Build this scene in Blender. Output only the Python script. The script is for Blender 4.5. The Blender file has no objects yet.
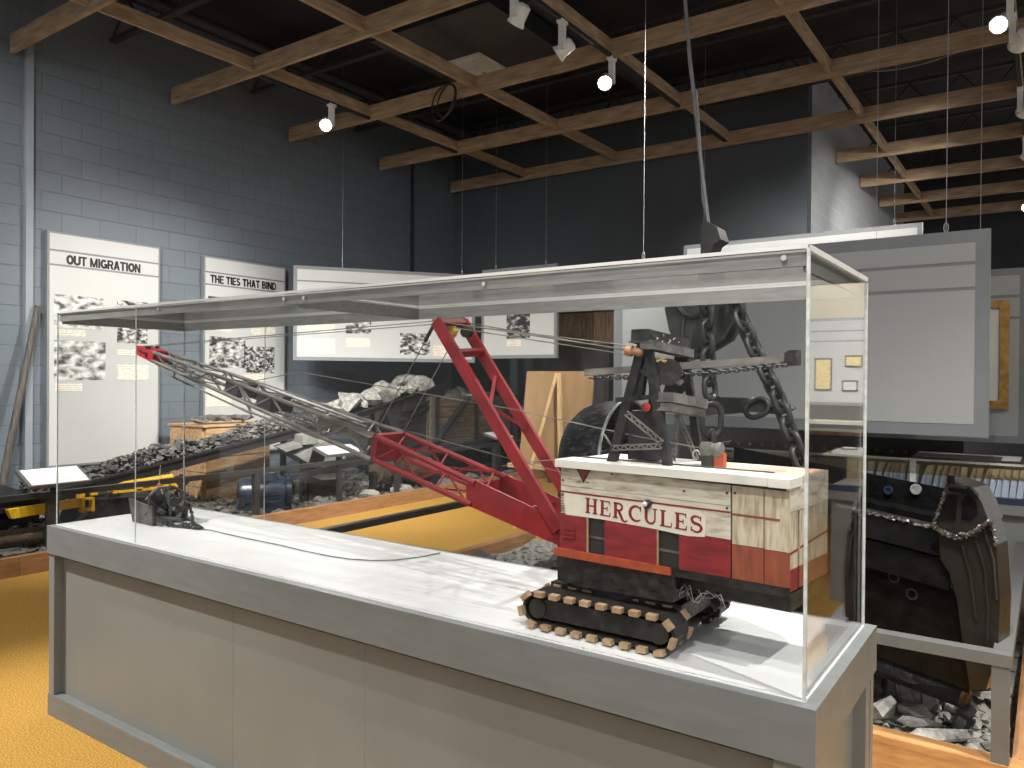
import bpy, bmesh, math, random
import numpy as np
from mathutils import Vector as V, Matrix
random.seed(7)
S = bpy.context.scene
C = bpy.context.collection
PI = math.pi

# ------------------------------------------------------------------ camera, world, exposure
FPX, YAW, PITCH, ROLL = 771.81, .6091, .0062, .0077
EYE = V((0, 0, 1.5))
_F = V((-math.sin(YAW)*math.cos(PITCH), math.cos(YAW)*math.cos(PITCH), -math.sin(PITCH)))
_R0 = V((math.cos(YAW), math.sin(YAW), 0)); _U0 = _R0.cross(_F)
_R = _R0*math.cos(ROLL)+_U0*math.sin(ROLL); _U = -_R0*math.sin(ROLL)+_U0*math.cos(ROLL)
cam_d = bpy.data.cameras.new('camera'); cam = bpy.data.objects.new('camera', cam_d); C.objects.link(cam)
cam_d.sensor_width = 36; cam_d.lens = FPX/1024*36; cam_d.clip_start = .05; cam_d.clip_end = 100
cam.matrix_world = Matrix(((_R.x, _U.x, -_F.x, 0), (_R.y, _U.y, -_F.y, 0), (_R.z, _U.z, -_F.z, 1.5), (0, 0, 0, 1)))
S.camera = cam
W = bpy.data.worlds.new('world'); S.world = W; W.use_nodes = True
W.node_tree.nodes['Background'].inputs[0].default_value = (.98, .99, 1, 1)
W.node_tree.nodes['Background'].inputs[1].default_value = .78
S.view_settings.view_transform = 'Standard'; S.view_settings.look = 'None'
S.view_settings.gamma = 1; S.view_settings.use_curve_mapping = False
S.view_settings.exposure = 0.0
S.cycles.transparent_max_bounces = 32; S.cycles.max_bounces = 6
S.cycles.caustics_reflective = False; S.cycles.caustics_refractive = False
S.cycles.sample_clamp_indirect = 4
LAMP = 1.0                     # scales every lamp

def ray(px, py): return _F+_R*((px-512)/FPX)-_U*((py-384)/FPX)
def PY(px, py, y): r = ray(px, py); return EYE+r*(y/r.y)        # picture point -> place point on a plane of known depth
def PX(px, py, x): r = ray(px, py); return EYE+r*(x/r.x)
def PZ(px, py, z): r = ray(px, py); return EYE+r*((z-1.5)/r.z)
def PP(px, py, o, n):
    r = ray(px, py); n = V(n); return EYE+r*((V(o)-EYE).dot(n)/r.dot(n))

# ------------------------------------------------------------------ materials
def nt(name):
    m = bpy.data.materials.new(name); m.use_nodes = True
    t = m.node_tree; b = t.nodes['Principled BSDF']; return m, t, b
def N(t, ty, **kw):
    n = t.nodes.new(ty)
    for k, v in kw.items(): setattr(n, k, v)
    return n
def c4(c): return (c[0], c[1], c[2], 1)
def mat(name, col, rough=.6, metal=0., var=.12, scale=8., bump=0., col2=None, stretch=(1, 1, 1), spec=.5, lo=.35, hi=.65, detail=5):
    """noise-mottled surface: col <-> col2 (or a darker/lighter col), optional bump"""
    m, t, b = nt(name)
    b.inputs['Roughness'].default_value = rough; b.inputs['Metallic'].default_value = metal
    b.inputs['Specular IOR Level'].default_value = spec
    tc = N(t, 'ShaderNodeTexCoord'); mp = N(t, 'ShaderNodeMapping'); no = N(t, 'ShaderNodeTexNoise')
    mp.inputs['Scale'].default_value = stretch; no.inputs['Scale'].default_value = scale; no.inputs['Detail'].default_value = detail
    t.links.new(tc.outputs['Object'], mp.inputs[0]); t.links.new(mp.outputs[0], no.inputs['Vector'])
    r = N(t, 'ShaderNodeValToRGB'); e = r.color_ramp.elements
    e[0].position = lo; e[1].position = hi
    a = col2 if col2 else tuple(c*(1-var) for c in col)
    z = col if col2 else tuple(min(1, c*(1+var)) for c in col)
    e[0].color = c4(a); e[1].color = c4(z)
    t.links.new(no.outputs['Fac'], r.inputs[0]); t.links.new(r.outputs[0], b.inputs['Base Color'])
    if bump:
        bp = N(t, 'ShaderNodeBump'); bp.inputs['Strength'].default_value = bump; bp.inputs['Distance'].default_value = .02
        t.links.new(no.outputs['Fac'], bp.inputs['Height']); t.links.new(bp.outputs[0], b.inputs['Normal'])
    return m
def emis(name, col, s):
    m = bpy.data.materials.new(name); m.use_nodes = True; t = m.node_tree
    b = t.nodes['Principled BSDF']; b.inputs['Base Color'].default_value = c4(col)
    b.inputs['Emission Color'].default_value = c4(col); b.inputs['Emission Strength'].default_value = s
    return m
def block_mat(name, axis, col, mortar, bumpd=.35):
    """painted concrete block: running bond 0.4 x 0.2 m, laid along world axis (0 = X, 1 = Y)"""
    m, t, b = nt(name); b.inputs['Roughness'].default_value = .5
    tc = N(t, 'ShaderNodeTexCoord'); s = N(t, 'ShaderNodeSeparateXYZ'); c = N(t, 'ShaderNodeCombineXYZ')
    t.links.new(tc.outputs['Object'], s.inputs[0]); t.links.new(s.outputs[axis], c.inputs[0]); t.links.new(s.outputs[2], c.inputs[1])
    br = N(t, 'ShaderNodeTexBrick'); br.inputs['Scale'].default_value = 1
    br.inputs['Brick Width'].default_value = .4; br.inputs['Row Height'].default_value = .2
    br.inputs['Mortar Size'].default_value = .006; br.inputs['Mortar Smooth'].default_value = .3
    br.inputs['Color1'].default_value = c4(col); br.inputs['Color2'].default_value = c4(tuple(x*.92 for x in col)); br.inputs['Mortar'].default_value = c4(mortar)
    t.links.new(c.outputs[0], br.inputs['Vector']); t.links.new(br.outputs['Color'], b.inputs['Base Color'])
    no = N(t, 'ShaderNodeTexNoise'); no.inputs['Scale'].default_value = 60; t.links.new(tc.outputs['Object'], no.inputs['Vector'])
    mx = N(t, 'ShaderNodeMath', operation='MULTIPLY_ADD'); mx.inputs[1].default_value = -1.; 
    nm = N(t, 'ShaderNodeMath', operation='MULTIPLY'); nm.inputs[1].default_value = .25; t.links.new(no.outputs['Fac'], nm.inputs[0])
    t.links.new(br.outputs['Fac'], mx.inputs[0]); t.links.new(nm.outputs[0], mx.inputs[2])
    bp = N(t, 'ShaderNodeBump'); bp.inputs['Strength'].default_value = bumpd; bp.inputs['Distance'].default_value = .01
    t.links.new(mx.outputs[0], bp.inputs['Height']); t.links.new(bp.outputs[0], b.inputs['Normal'])
    return m
def carpet_mat():
    m, t, b = nt('gold_carpet'); b.inputs['Roughness'].default_value = .95; b.inputs['Specular IOR Level'].default_value = .1
    tc = N(t, 'ShaderNodeTexCoord'); n1 = N(t, 'ShaderNodeTexNoise'); n1.inputs['Scale'].default_value = 130; n1.inputs['Detail'].default_value = 3
    t.links.new(tc.outputs['Object'], n1.inputs['Vector'])
    r = N(t, 'ShaderNodeValToRGB'); e = r.color_ramp.elements; e[0].position = .3; e[1].position = .7
    e[0].color = (.24, .12, .02, 1); e[1].color = (.58, .34, .085, 1)
    t.links.new(n1.outputs['Fac'], r.inputs[0]); t.links.new(r.outputs[0], b.inputs['Base Color'])
    bp = N(t, 'ShaderNodeBump'); bp.inputs['Strength'].default_value = .5; bp.inputs['Distance'].default_value = .01
    t.links.new(n1.outputs['Fac'], bp.inputs['Height']); t.links.new(bp.outputs[0], b.inputs['Normal'])
    return m
def glass_mat():
    """clear acrylic sheet: see-through with a mirror sheen that grows at grazing angles"""
    m = bpy.data.materials.new('clear_acrylic'); m.use_nodes = True; t = m.node_tree
    t.nodes.remove(t.nodes['Principled BSDF']); out = t.nodes['Material Output']
    tr = N(t, 'ShaderNodeBsdfTransparent'); tr.inputs[0].default_value = (.975, .98, .978, 1)
    gl = N(t, 'ShaderNodeBsdfGlossy'); gl.inputs['Roughness'].default_value = .015; gl.inputs[0].default_value = (.95, .95, .95, 1)
    lw = N(t, 'ShaderNodeLayerWeight'); lw.inputs[0].default_value = .5
    pw = N(t, 'ShaderNodeMath', operation='POWER'); pw.inputs[1].default_value = 5
    ma = N(t, 'ShaderNodeMath', operation='MULTIPLY_ADD'); ma.inputs[1].default_value = 1.25; ma.inputs[2].default_value = .005
    t.links.new(lw.outputs['Facing'], pw.inputs[0]); t.links.new(pw.outputs[0], ma.inputs[0])
    mix = N(t, 'ShaderNodeMixShader'); t.links.new(ma.outputs[0], mix.inputs[0]); t.links.new(tr.outputs[0], mix.inputs[1]); t.links.new(gl.outputs[0], mix.inputs[2])
    t.links.new(mix.outputs[0], out.inputs[0]); return m
def photo_mat(name, seed, scale, lo, hi, dark=(.015, .015, .015), light=(.7, .69, .66)):
    m, t, b = nt(name); b.inputs['Roughness'].default_value = .45
    tc = N(t, 'ShaderNodeTexCoord'); mp = N(t, 'ShaderNodeMapping'); mp.inputs['Location'].default_value = (seed*3.1, seed*1.7, seed*.9)
    no = N(t, 'ShaderNodeTexNoise'); no.inputs['Scale'].default_value = scale; no.inputs['Detail'].default_value = 6; no.inputs['Distortion'].default_value = .25; mp.inputs['Scale'].default_value = (1, 1, 1.8)
    t.links.new(tc.outputs['Object'], mp.inputs[0]); t.links.new(mp.outputs[0], no.inputs['Vector'])
    r = N(t, 'ShaderNodeValToRGB'); e = r.color_ramp.elements; e[0].position = lo; e[1].position = hi; e[0].color = c4(dark); e[1].color = c4(light)
    t.links.new(no.outputs['Fac'], r.inputs[0]); t.links.new(r.outputs[0], b.inputs['Base Color']); return m
def card_mat(name='caption_card', base=(.80, .75, .66), ink=(.42, .36, .30)):
    """caption card: rows of print too small to read"""
    m, t, b = nt(name); b.inputs['Roughness'].default_value = .6
    tc = N(t, 'ShaderNodeTexCoord'); s = N(t, 'ShaderNodeSeparateXYZ'); t.links.new(tc.outputs['Object'], s.inputs[0])
    a = N(t, 'ShaderNodeMath', operation='MULTIPLY'); a.inputs[1].default_value = 48; t.links.new(s.outputs[2], a.inputs[0])
    f = N(t, 'ShaderNodeMath', operation='FRACT'); t.links.new(a.outputs[0], f.inputs[0])
    g = N(t, 'ShaderNodeMath', operation='GREATER_THAN'); g.inputs[1].default_value = .55; t.links.new(f.outputs[0], g.inputs[0])
    no = N(t, 'ShaderNodeTexNoise'); no.inputs['Scale'].default_value = 60; t.links.new(tc.outputs['Object'], no.inputs['Vector'])
    g2 = N(t, 'ShaderNodeMath', operation='GREATER_THAN'); g2.inputs[1].default_value = .45; t.links.new(no.outputs['Fac'], g2.inputs[0])
    mu = N(t, 'ShaderNodeMath', operation='MULTIPLY'); t.links.new(g.outputs[0], mu.inputs[0]); t.links.new(g2.outputs[0], mu.inputs[1])
    mu2 = N(t, 'ShaderNodeMath', operation='MULTIPLY'); mu2.inputs[1].default_value = .78; t.links.new(mu.outputs[0], mu2.inputs[0])
    mx = N(t, 'ShaderNodeMix', data_type='RGBA'); mx.inputs[6].default_value = c4(base); mx.inputs[7].default_value = c4(ink)
    t.links.new(mu2.outputs[0], mx.inputs[0]); t.links.new(mx.outputs[2], b.inputs['Base Color']); return m

M = {}
M['wall_blue'] = block_mat('painted_block_along_left_wall', 1, (.140, .168, .195), (.108, .130, .150), .6)
M['wall_back'] = mat('painted_board_back_wall', (.070, .084, .097), .6, var=.05, scale=2)
M['wall_lit'] = block_mat('spotlit_block_return_wall', 1, (.40, .42, .44), (.50, .52, .53), .35)  # lightened colour carries the bright spotlighting on this wall
M['dark_wall'] = mat('dark_wall_paint', (.03, .033, .038), .7, var=.1, scale=2)
M['ceiling'] = mat('black_ceiling', (.020, .022, .026), .8, var=.2, scale=1.5)
M['steel_dark'] = mat('black_painted_steel', (.022, .022, .023), .5, var=.25, scale=12)
M['joist'] = mat('dark_joist_steel', (.03, .031, .033), .6, var=.2, scale=9)
M['beam'] = mat('stained_beam_timber', (.50, .355, .22), .65, col2=(.25, .165, .095), scale=3, stretch=(1.2, 1.2, 9), bump=.15, lo=.3, hi=.72)
M['carpet'] = carpet_mat()
M['grey_paint'] = mat('grey_case_paint', (.175, .18, .17), .42, var=.04, scale=3)
M['grey_lip'] = mat('grey_lip_paint', (.145, .155, .153), .4, var=.07, scale=6, stretch=(1, 6, 6))
M['seam'] = mat('dark_gap', (.03, .028, .022), .8, var=.1)
M['white_floor'] = mat('white_laminate', (.68, .68, .68), .35, var=.015, scale=5)
M['glass'] = glass_mat()
M['acrylic_edge'] = mat('polished_acrylic_edge', (.48, .50, .48), .25, var=.15, scale=60)
M['rail'] = mat('brushed_frame_rail', (.25, .253, .243), .6, metal=.1, spec=.3, var=.12, scale=25, stretch=(.4, 3, 3))
M['rail_glint'] = mat('rail_edge_glint', (.66, .66, .63), .3, metal=.2, var=.05, scale=9)  # pale colour holds the lamps' white reflection along the top edges
M['screw'] = mat('screw_metal', (.7, .7, .68), .3, metal=.9, var=.05)
M['panel_face'] = mat('pale_panel_face', (.51, .515, .505), .5, var=.03, scale=1.5)
M['panel_grey'] = mat('mid_grey_panel_face', (.36, .37, .362), .5, var=.03, scale=1.5)
M['panel_border'] = mat('grey_panel_edging', (.20, .215, .22), .5, var=.05, scale=4)
M['ink'] = mat('black_lettering', (.012, .012, .012), .5, var=.05)
M['card'] = card_mat()
M['white_sheet'] = card_mat('white_label_sheet', (.84, .83, .80), (.60, .58, .55))
M['wire'] = mat('steel_wire', (.30, .30, .30), .4, metal=.6, var=.1)
M['black_cable'] = mat('black_cable', (.03, .03, .03), .5, var=.2)
M['grey_cable'] = mat('grey_cable', (.13, .13, .13), .5, var=.2)
M['lamp_white'] = mat('white_lamp_metal', (.78, .77, .74), .4, var=.04)
M['lamp_glow'] = emis('lamp_glow', (1, .93, .80), 60)
M['lamp_dim'] = emis('lamp_ring_glow', (1, .93, .80), .8)
M['grille'] = mat('white_vent_plate', (.62, .60, .55), .5, var=.05)
M['red'] = mat('red_model_paint', (.27, .018, .022), .5, spec=.3, col2=(.19, .014, .018), scale=14, bump=.05)
M['red_tip'] = mat('bright_red_tip_paint', (.55, .03, .035), .4, col2=(.40, .025, .03), scale=20)
M['red_wood'] = mat('red_painted_board', (.27, .022, .028), .5, col2=(.17, .016, .02), scale=9, stretch=(2, 2, 6), bump=.08)
M['rust_red'] = mat('faded_rust_red_board', (.30, .075, .035), .6, col2=(.20, .05, .03), scale=9, stretch=(6, 6, 1.5), bump=.1)
M['orange'] = mat('worn_orange_angle', (.45, .085, .03), .5, col2=(.28, .05, .025), scale=30, bump=.1)
M['white_wood'] = mat('weathered_white_board', (.62, .575, .48), .65, col2=(.30, .25, .175), scale=11, stretch=(1.5, 1.5, 7), lo=.28, hi=.55, bump=.15)
M['white_wood_v'] = mat('weathered_upright_board', (.58, .51, .38), .65, col2=(.29, .22, .13), scale=11, stretch=(9, 9, 1.3), lo=.30, hi=.60, bump=.15)
M['cream'] = mat('cream_patch_paint', (.72, .67, .56), .55, var=.08, scale=18)
M['roof_white'] = mat('off_white_roof_board', (.72, .71, .65), .5, var=.07, scale=6, stretch=(1, 8, 8))
M['roof_yellow'] = mat('pale_yellow_roof_board', (.70, .62, .36), .55, var=.08, scale=9)
M['roof_pink'] = mat('faded_pink_roof_board', (.66, .37, .28), .55, var=.12, scale=12)
M['letter_red'] = mat('dark_red_lettering', (.22, .012, .02), .5, var=.1, scale=40)
M['black_iron'] = mat('worn_black_iron', (.045, .043, .040), .5, col2=(.009, .009, .009), scale=34, bump=.3, lo=.42, hi=.78, spec=.4, detail=8)
M['grey_iron'] = mat('weathered_grey_iron', (.16, .155, .145), .5, col2=(.06, .057, .052), scale=25, bump=.15, lo=.35, hi=.7)
M['boom_steel'] = mat('dull_boom_steel', (.25, .235, .21), .5, metal=.08, spec=.35, col2=(.10, .092, .08), scale=20, lo=.3, hi=.75, stretch=(.6, 2, 2))
M['tan'] = mat('bare_wood_block', (.46, .32, .19), .6, col2=(.34, .22, .12), scale=30)
M['track_rubber'] = mat('black_track_iron', (.020, .019, .018), .6, var=.35, scale=30, bump=.2)
M['wood_knob'] = mat('turned_wood_knob', (.36, .17, .10), .5, var=.2, scale=30)
M['brass'] = mat('brass_yellow', (.55, .36, .07), .4, metal=.4, var=.2, scale=30)
M['dirty_bucket'] = mat('dusty_black_iron', (.12, .115, .105), .6, col2=(.025, .025, .024), scale=14, bump=.3, lo=.35, hi=.7)
M['gloss_black'] = mat('glossy_black_paint', (.006, .006, .006), .24, var=.35, scale=16, bump=.25, spec=.10, detail=8)
M['gloss_brown'] = mat('worn_cast_steel', (.020, .017, .0135), .26, spec=.5, metal=.0, col2=(.015, .014, .012), scale=8, bump=.35, stretch=(1, 1, .6))
M['cast_bright'] = mat('bright_worn_weld', (.20, .19, .17), .3, metal=.5, col2=(.05, .048, .045), scale=60, bump=.3)
M['hook_black'] = mat('matt_black_casting', (.022, .022, .021), .42, var=.35, scale=14, bump=.12)
M['stone'] = mat('grey_shale_stone', (.36, .345, .315), .8, col2=(.15, .143, .13), scale=22, bump=.5, lo=.25, hi=.75, detail=9)
M['stone_dark'] = mat('dark_shale_stone', (.17, .162, .15), .7, col2=(.05, .048, .046), scale=20, bump=.5, detail=9)
M['stone_pale'] = mat('pale_dusty_rock', (.42, .40, .36), .8, col2=(.17, .16, .145), scale=20, bump=.6, detail=9)
M['coal'] = mat('coal_lumps', (.17, .155, .145), .5, col2=(.045, .042, .04), scale=9, bump=.3)
M['gravel_ground'] = mat('dark_gravel_ground', (.095, .09, .085), .85, col2=(.03, .029, .028), scale=40, bump=.6)
M['curb'] = mat('varnished_curb_timber', (.46, .25, .10), .5, col2=(.30, .15, .055), scale=5, stretch=(1.2, 6, 6), bump=.1)
M['curb_y'] = mat('varnished_curb_timber_long', (.40, .205, .095), .5, col2=(.26, .13, .055), scale=5, stretch=(6, 1.2, 6), bump=.1)
M['crate_wood'] = mat('raw_crate_timber', (.62, .39, .20), .65, col2=(.36, .21, .10), scale=5, stretch=(6, 1.2, 8), bump=.15)
M['old_wood'] = mat('old_grey_brown_plank', (.13, .098, .07), .75, col2=(.045, .035, .027), scale=5, stretch=(6, 1.2, 9), bump=.3)
M['brown_plank'] = mat('brown_wall_plank', (.42, .25, .15), .65, col2=(.22, .125, .075), scale=5, stretch=(7, 7, .8), bump=.15)
M['ply'] = mat('plywood_board', (.34, .215, .105), .55, col2=(.28, .17, .08), scale=3, stretch=(4, 4, .7))
M['pine'] = mat('pale_pine_strip', (.56, .37, .18), .5, var=.1, scale=8, stretch=(6, 6, 1))
M['yellow'] = mat('yellow_machine_paint', (.72, .42, .015), .4, col2=(.50, .28, .015), scale=14, lo=.25, hi=.5)
M['grey_sheet'] = mat('grey_sheet_metal', (.30, .30, .28), .45, col2=(.18, .18, .168), scale=6)
M['motor_blue'] = mat('blue_black_enamel', (.022, .035, .06), .25, col2=(.010, .014, .022), scale=9, bump=.1)
M['rust_brown'] = mat('rusty_brown_bristle', (.11, .075, .045), .85, col2=(.045, .032, .022), scale=60, bump=.6)
M['railing'] = mat('grey_railing_paint', (.105, .107, .105), .4, var=.06, scale=6)
M['railing_black'] = mat('black_railing_paint', (.03, .03, .03), .4, var=.1, scale=6)
M['cream_wall'] = mat('cream_wall_paint', (.62, .56, .42), .6, var=.03, scale=2)
M['gold_frame'] = mat('gilt_frame', (.40, .23, .06), .35, metal=.35, var=.25, scale=20)
M['mount'] = mat('white_picture_mount', (.75, .74, .70), .6, var=.03)
M['plaque_yellow'] = mat('yellow_plaque_sheet', (.70, .56, .25), .5, var=.2, scale=30)
M['plaque_frame'] = mat('brown_plaque_frame', (.05, .04, .035), .4, var=.2)
M['pole'] = mat('weathered_pole_wood', (.12, .105, .09), .7, col2=(.06, .052, .045), scale=6, stretch=(8, 8, .8), bump=.2)
M['blue_strip'] = mat('blue_case_strip', (.02, .03, .075), .4, var=.15, scale=8)
M['slip'] = mat('blue_white_paper_slip', (.60, .68, .82), .5, var=.12, scale=8)
M['slip_tan'] = mat('tan_paper_top', (.46, .37, .22), .6, var=.2, scale=12)
M['silver'] = mat('bright_bolt', (.6, .6, .58), .3, metal=.8, var=.1)
M['hood'] = mat('scuffed_black_sheet', (.17, .172, .18), .45, col2=(.022, .022, .024), scale=26, bump=.2, lo=.46, hi=.80, spec=.35, detail=10, stretch=(1, 1, 2.2))

# ------------------------------------------------------------------ mesh helpers
class MB:
    def __init__(s): s.bm = bmesh.new()
    def poly(s, pts):
        vs = [s.bm.verts.new(p) for p in pts]; return s.bm.faces.new(vs)
    def hexa(s, b, t):
        n = len(b); vb = [s.bm.verts.new(p) for p in b]; vt = [s.bm.verts.new(p) for p in t]
        s.bm.faces.new(vb[::-1]); s.bm.faces.new(vt)
        for i in range(n): j = (i+1) % n; s.bm.faces.new((vb[i], vb[j], vt[j], vt[i]))
        return s
    def prism(s, pts, vec): pts = [V(p) for p in pts]; vec = V(vec); return s.hexa(pts, [p+vec for p in pts])
    def box(s, x0, x1, y0, y1, z0, z1):
        return s.hexa([(x0, y0, z0), (x1, y0, z0), (x1, y1, z0), (x0, y1, z0)], [(x0, y0, z1), (x1, y0, z1), (x1, y1, z1), (x0, y1, z1)])
    def obox(s, c, a, b, d):
        c, a, b, d = V(c), V(a), V(b), V(d)
        return s.hexa([c-a-b-d, c+a-b-d, c+a+b-d, c-a+b-d], [c-a-b+d, c+a-b+d, c+a+b+d, c-a+b+d])
    def bar(s, p, q, w, h, up=(0, 0, 1)):
        p, q, up = V(p), V(q), V(up); d = (q-p); L = d.length; d.normalize()
        if abs(d.dot(up)) > .98: up = V((0, 1, 0))
        x = d.cross(up).normalized(); z = x.cross(d).normalized()
        return s.obox((p+q)/2, x*w/2, d*L/2, z*h/2)
    def tube(s, p, q, r, r2=None, n=12):
        p, q = V(p), V(q); r2 = r if r2 is None else r2; d = (q-p).normalized()
        u = d.orthogonal().normalized(); v = d.cross(u)
        cs = [(math.cos(2*PI*i/n), math.sin(2*PI*i/n)) for i in range(n)]
        return s.hexa([p+(u*a+v*b)*r for a, b in cs], [q+(u*a+v*b)*r2 for a, b in cs])
    def path(s, pts, r, n=6, closed=False):
        pts = [V(p) for p in pts]; m = len(pts); rings = []; up = None
        for i, p in enumerate(pts):
            a = pts[(i-1) % m] if (i > 0 or closed) else p; b = pts[(i+1) % m] if (i < m-1 or closed) else p
            d = (b-a).normalized()
            if up is None: up = d.orthogonal().normalized()
            u = (up-d*up.dot(d)).normalized(); up = u; v = d.cross(u)
            rr = r[i] if isinstance(r, (list, tuple)) else r
            rings.append([s.bm.verts.new(p+(u*math.cos(2*PI*k/n)+v*math.sin(2*PI*k/n))*rr) for k in range(n)])
        for i in range(m if closed else m-1):
            A, B = rings[i], rings[(i+1) % m]
            off = 0
            if closed and i == m-1:
                off = min(range(n), key=lambda o: (A[0].co-B[o].co).length)
            for k in range(n): s.bm.faces.new((A[k], A[(k+1) % n], B[(k+1+off) % n], B[(k+off) % n]))
        if not closed: s.bm.faces.new(rings[0][::-1]); s.bm.faces.new(rings[-1])
        return s
    def lathe(s, prof, o, ax, n=24):
        """prof: (radius, distance along ax)"""
        o, ax = V(o), V(ax).normalized(); u = ax.orthogonal().normalized(); v = ax.cross(u); rings = []
        for r, h in prof: rings.append([s.bm.verts.new(o+ax*h+(u*math.cos(2*PI*k/n)+v*math.sin(2*PI*k/n))*max(r, 1e-4)) for k in range(n)])
        for a, b in zip(rings, rings[1:]):
            for k in range(n): s.bm.faces.new((a[k], a[(k+1) % n], b[(k+1) % n], b[k]))
        s.bm.faces.new(rings[0][::-1]); s.bm.faces.new(rings[-1]); return s
    def link(s, c, d, side, L, Wd, r, n=8):
        """one stadium chain link centred at c, long axis d, wide axis side"""
        c, d, side = V(c), V(d).normalized(), V(side); side = (side-d*side.dot(d)).normalized()
        h = L/2-Wd/2; pts = []
        for k in range(7): a = PI*k/6; pts.append(c+d*(h+math.sin(a)*Wd/2)+side*math.cos(a)*Wd/2)
        for k in range(7): a = PI+PI*k/6; pts.append(c+d*(-h+math.sin(a)*Wd/2)+side*math.cos(a)*Wd/2)
        return s.path(pts, r, n, True)
    def hull(s, c, sz, seed, npts=16, rot=None):
        rnd = random.Random(seed); c = V(c); vs = []
        R = Matrix.Rotation(rnd.uniform(0, 6.28), 3, 'Z') @ Matrix.Rotation(rnd.uniform(-.25, .25), 3, 'X') if rot is None else Matrix.Rotation(rot, 3, 'Z')
        for i in range(npts):
            p = V((rnd.gauss(0, 1), rnd.gauss(0, 1), rnd.gauss(0, 1))).normalized()*rnd.uniform(.8, 1.08)
            p = V((p.x*sz[0], p.y*sz[1], p.z*sz[2])); vs.append(s.bm.verts.new(c+R @ p))
        g = bmesh.ops.convex_hull(s.bm, input=vs)
        bmesh.ops.delete(s.bm, geom=[v for v in vs if v.is_valid and not v.link_faces], context='VERTS'); return s
    def bevel(s, w, seg=1, ang=.5):
        es = [e for e in s.bm.edges if len(e.link_faces) == 2 and e.calc_face_angle(0) > ang]
        bmesh.ops.bevel(s.bm, geom=es, offset=w, segments=seg, affect='EDGES', profile=.6); return s

ORG = {}
def build(name, mb, m, parent=None, kind=None, smooth=False, label=None):
    """link ONE mesh object; children keep place coordinates relative to their thing's base"""
    bm = mb.bm; bmesh.ops.recalc_face_normals(bm, faces=bm.faces)
    if parent is None:
        xs = [v.co for v in bm.verts]
        o0 = V(((min(p.x for p in xs)+max(p.x for p in xs))/2, (min(p.y for p in xs)+max(p.y for p in xs))/2, min(p.z for p in xs)))
    else: o0 = ORG[parent.name]
    bmesh.ops.translate(bm, verts=bm.verts, vec=-o0)
    me = bpy.data.meshes.new(name); bm.to_mesh(me); bm.free(); me.materials.append(M[m] if isinstance(m, str) else m)
    if smooth:
        for p in me.polygons: p.use_smooth = True
        try: me.set_sharp_from_angle(angle=.7)
        except Exception: pass
    o = bpy.data.objects.new(name, me); C.objects.link(o)
    ORG[o.name] = o0
    if parent is None: o.location = o0
    else: o.parent = parent
    if kind: o['kind'] = kind
    if label: o['label'] = label
    return o
def tag(o, label, cat, group=None):
    o['label'] = label; o['category'] = cat
    if group: o['group'] = group
    return o
def thing(name, loc, label, cat, group=None):
    o = bpy.data.objects.new(name, None); C.objects.link(o); o.empty_display_size = .1
    o.location = loc; ORG[o.name] = V(loc); return tag(o, label, cat, group)
def struct(name, mb, m, smooth=False): return build(name, mb, m, None, 'structure', smooth)
def box(*a): return MB().box(*a)
def arc(cx, cy, rx, ry, a0, a1, n=12): return [(cx+rx*math.cos(math.radians(a0+(a1-a0)*i/n)), cy+ry*math.sin(math.radians(a0+(a1-a0)*i/n))) for i in range(n+1)]
def ribbon(pts, w):
    out = []
    for i, p in enumerate(pts):
        a = pts[max(0, i-1)]; b = pts[min(len(pts)-1, i+1)]; d = V((b[0]-a[0], b[1]-a[1])).normalized()
        ww = w[i] if isinstance(w, list) else w; out.append((p, (-d.y*ww/2, d.x*ww/2)))
    return [[(o[0][0]+o[1][0], o[0][1]+o[1][1]) for o in out], [(o[0][0]-o[1][0], o[0][1]-o[1][1]) for o in out]]
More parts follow.
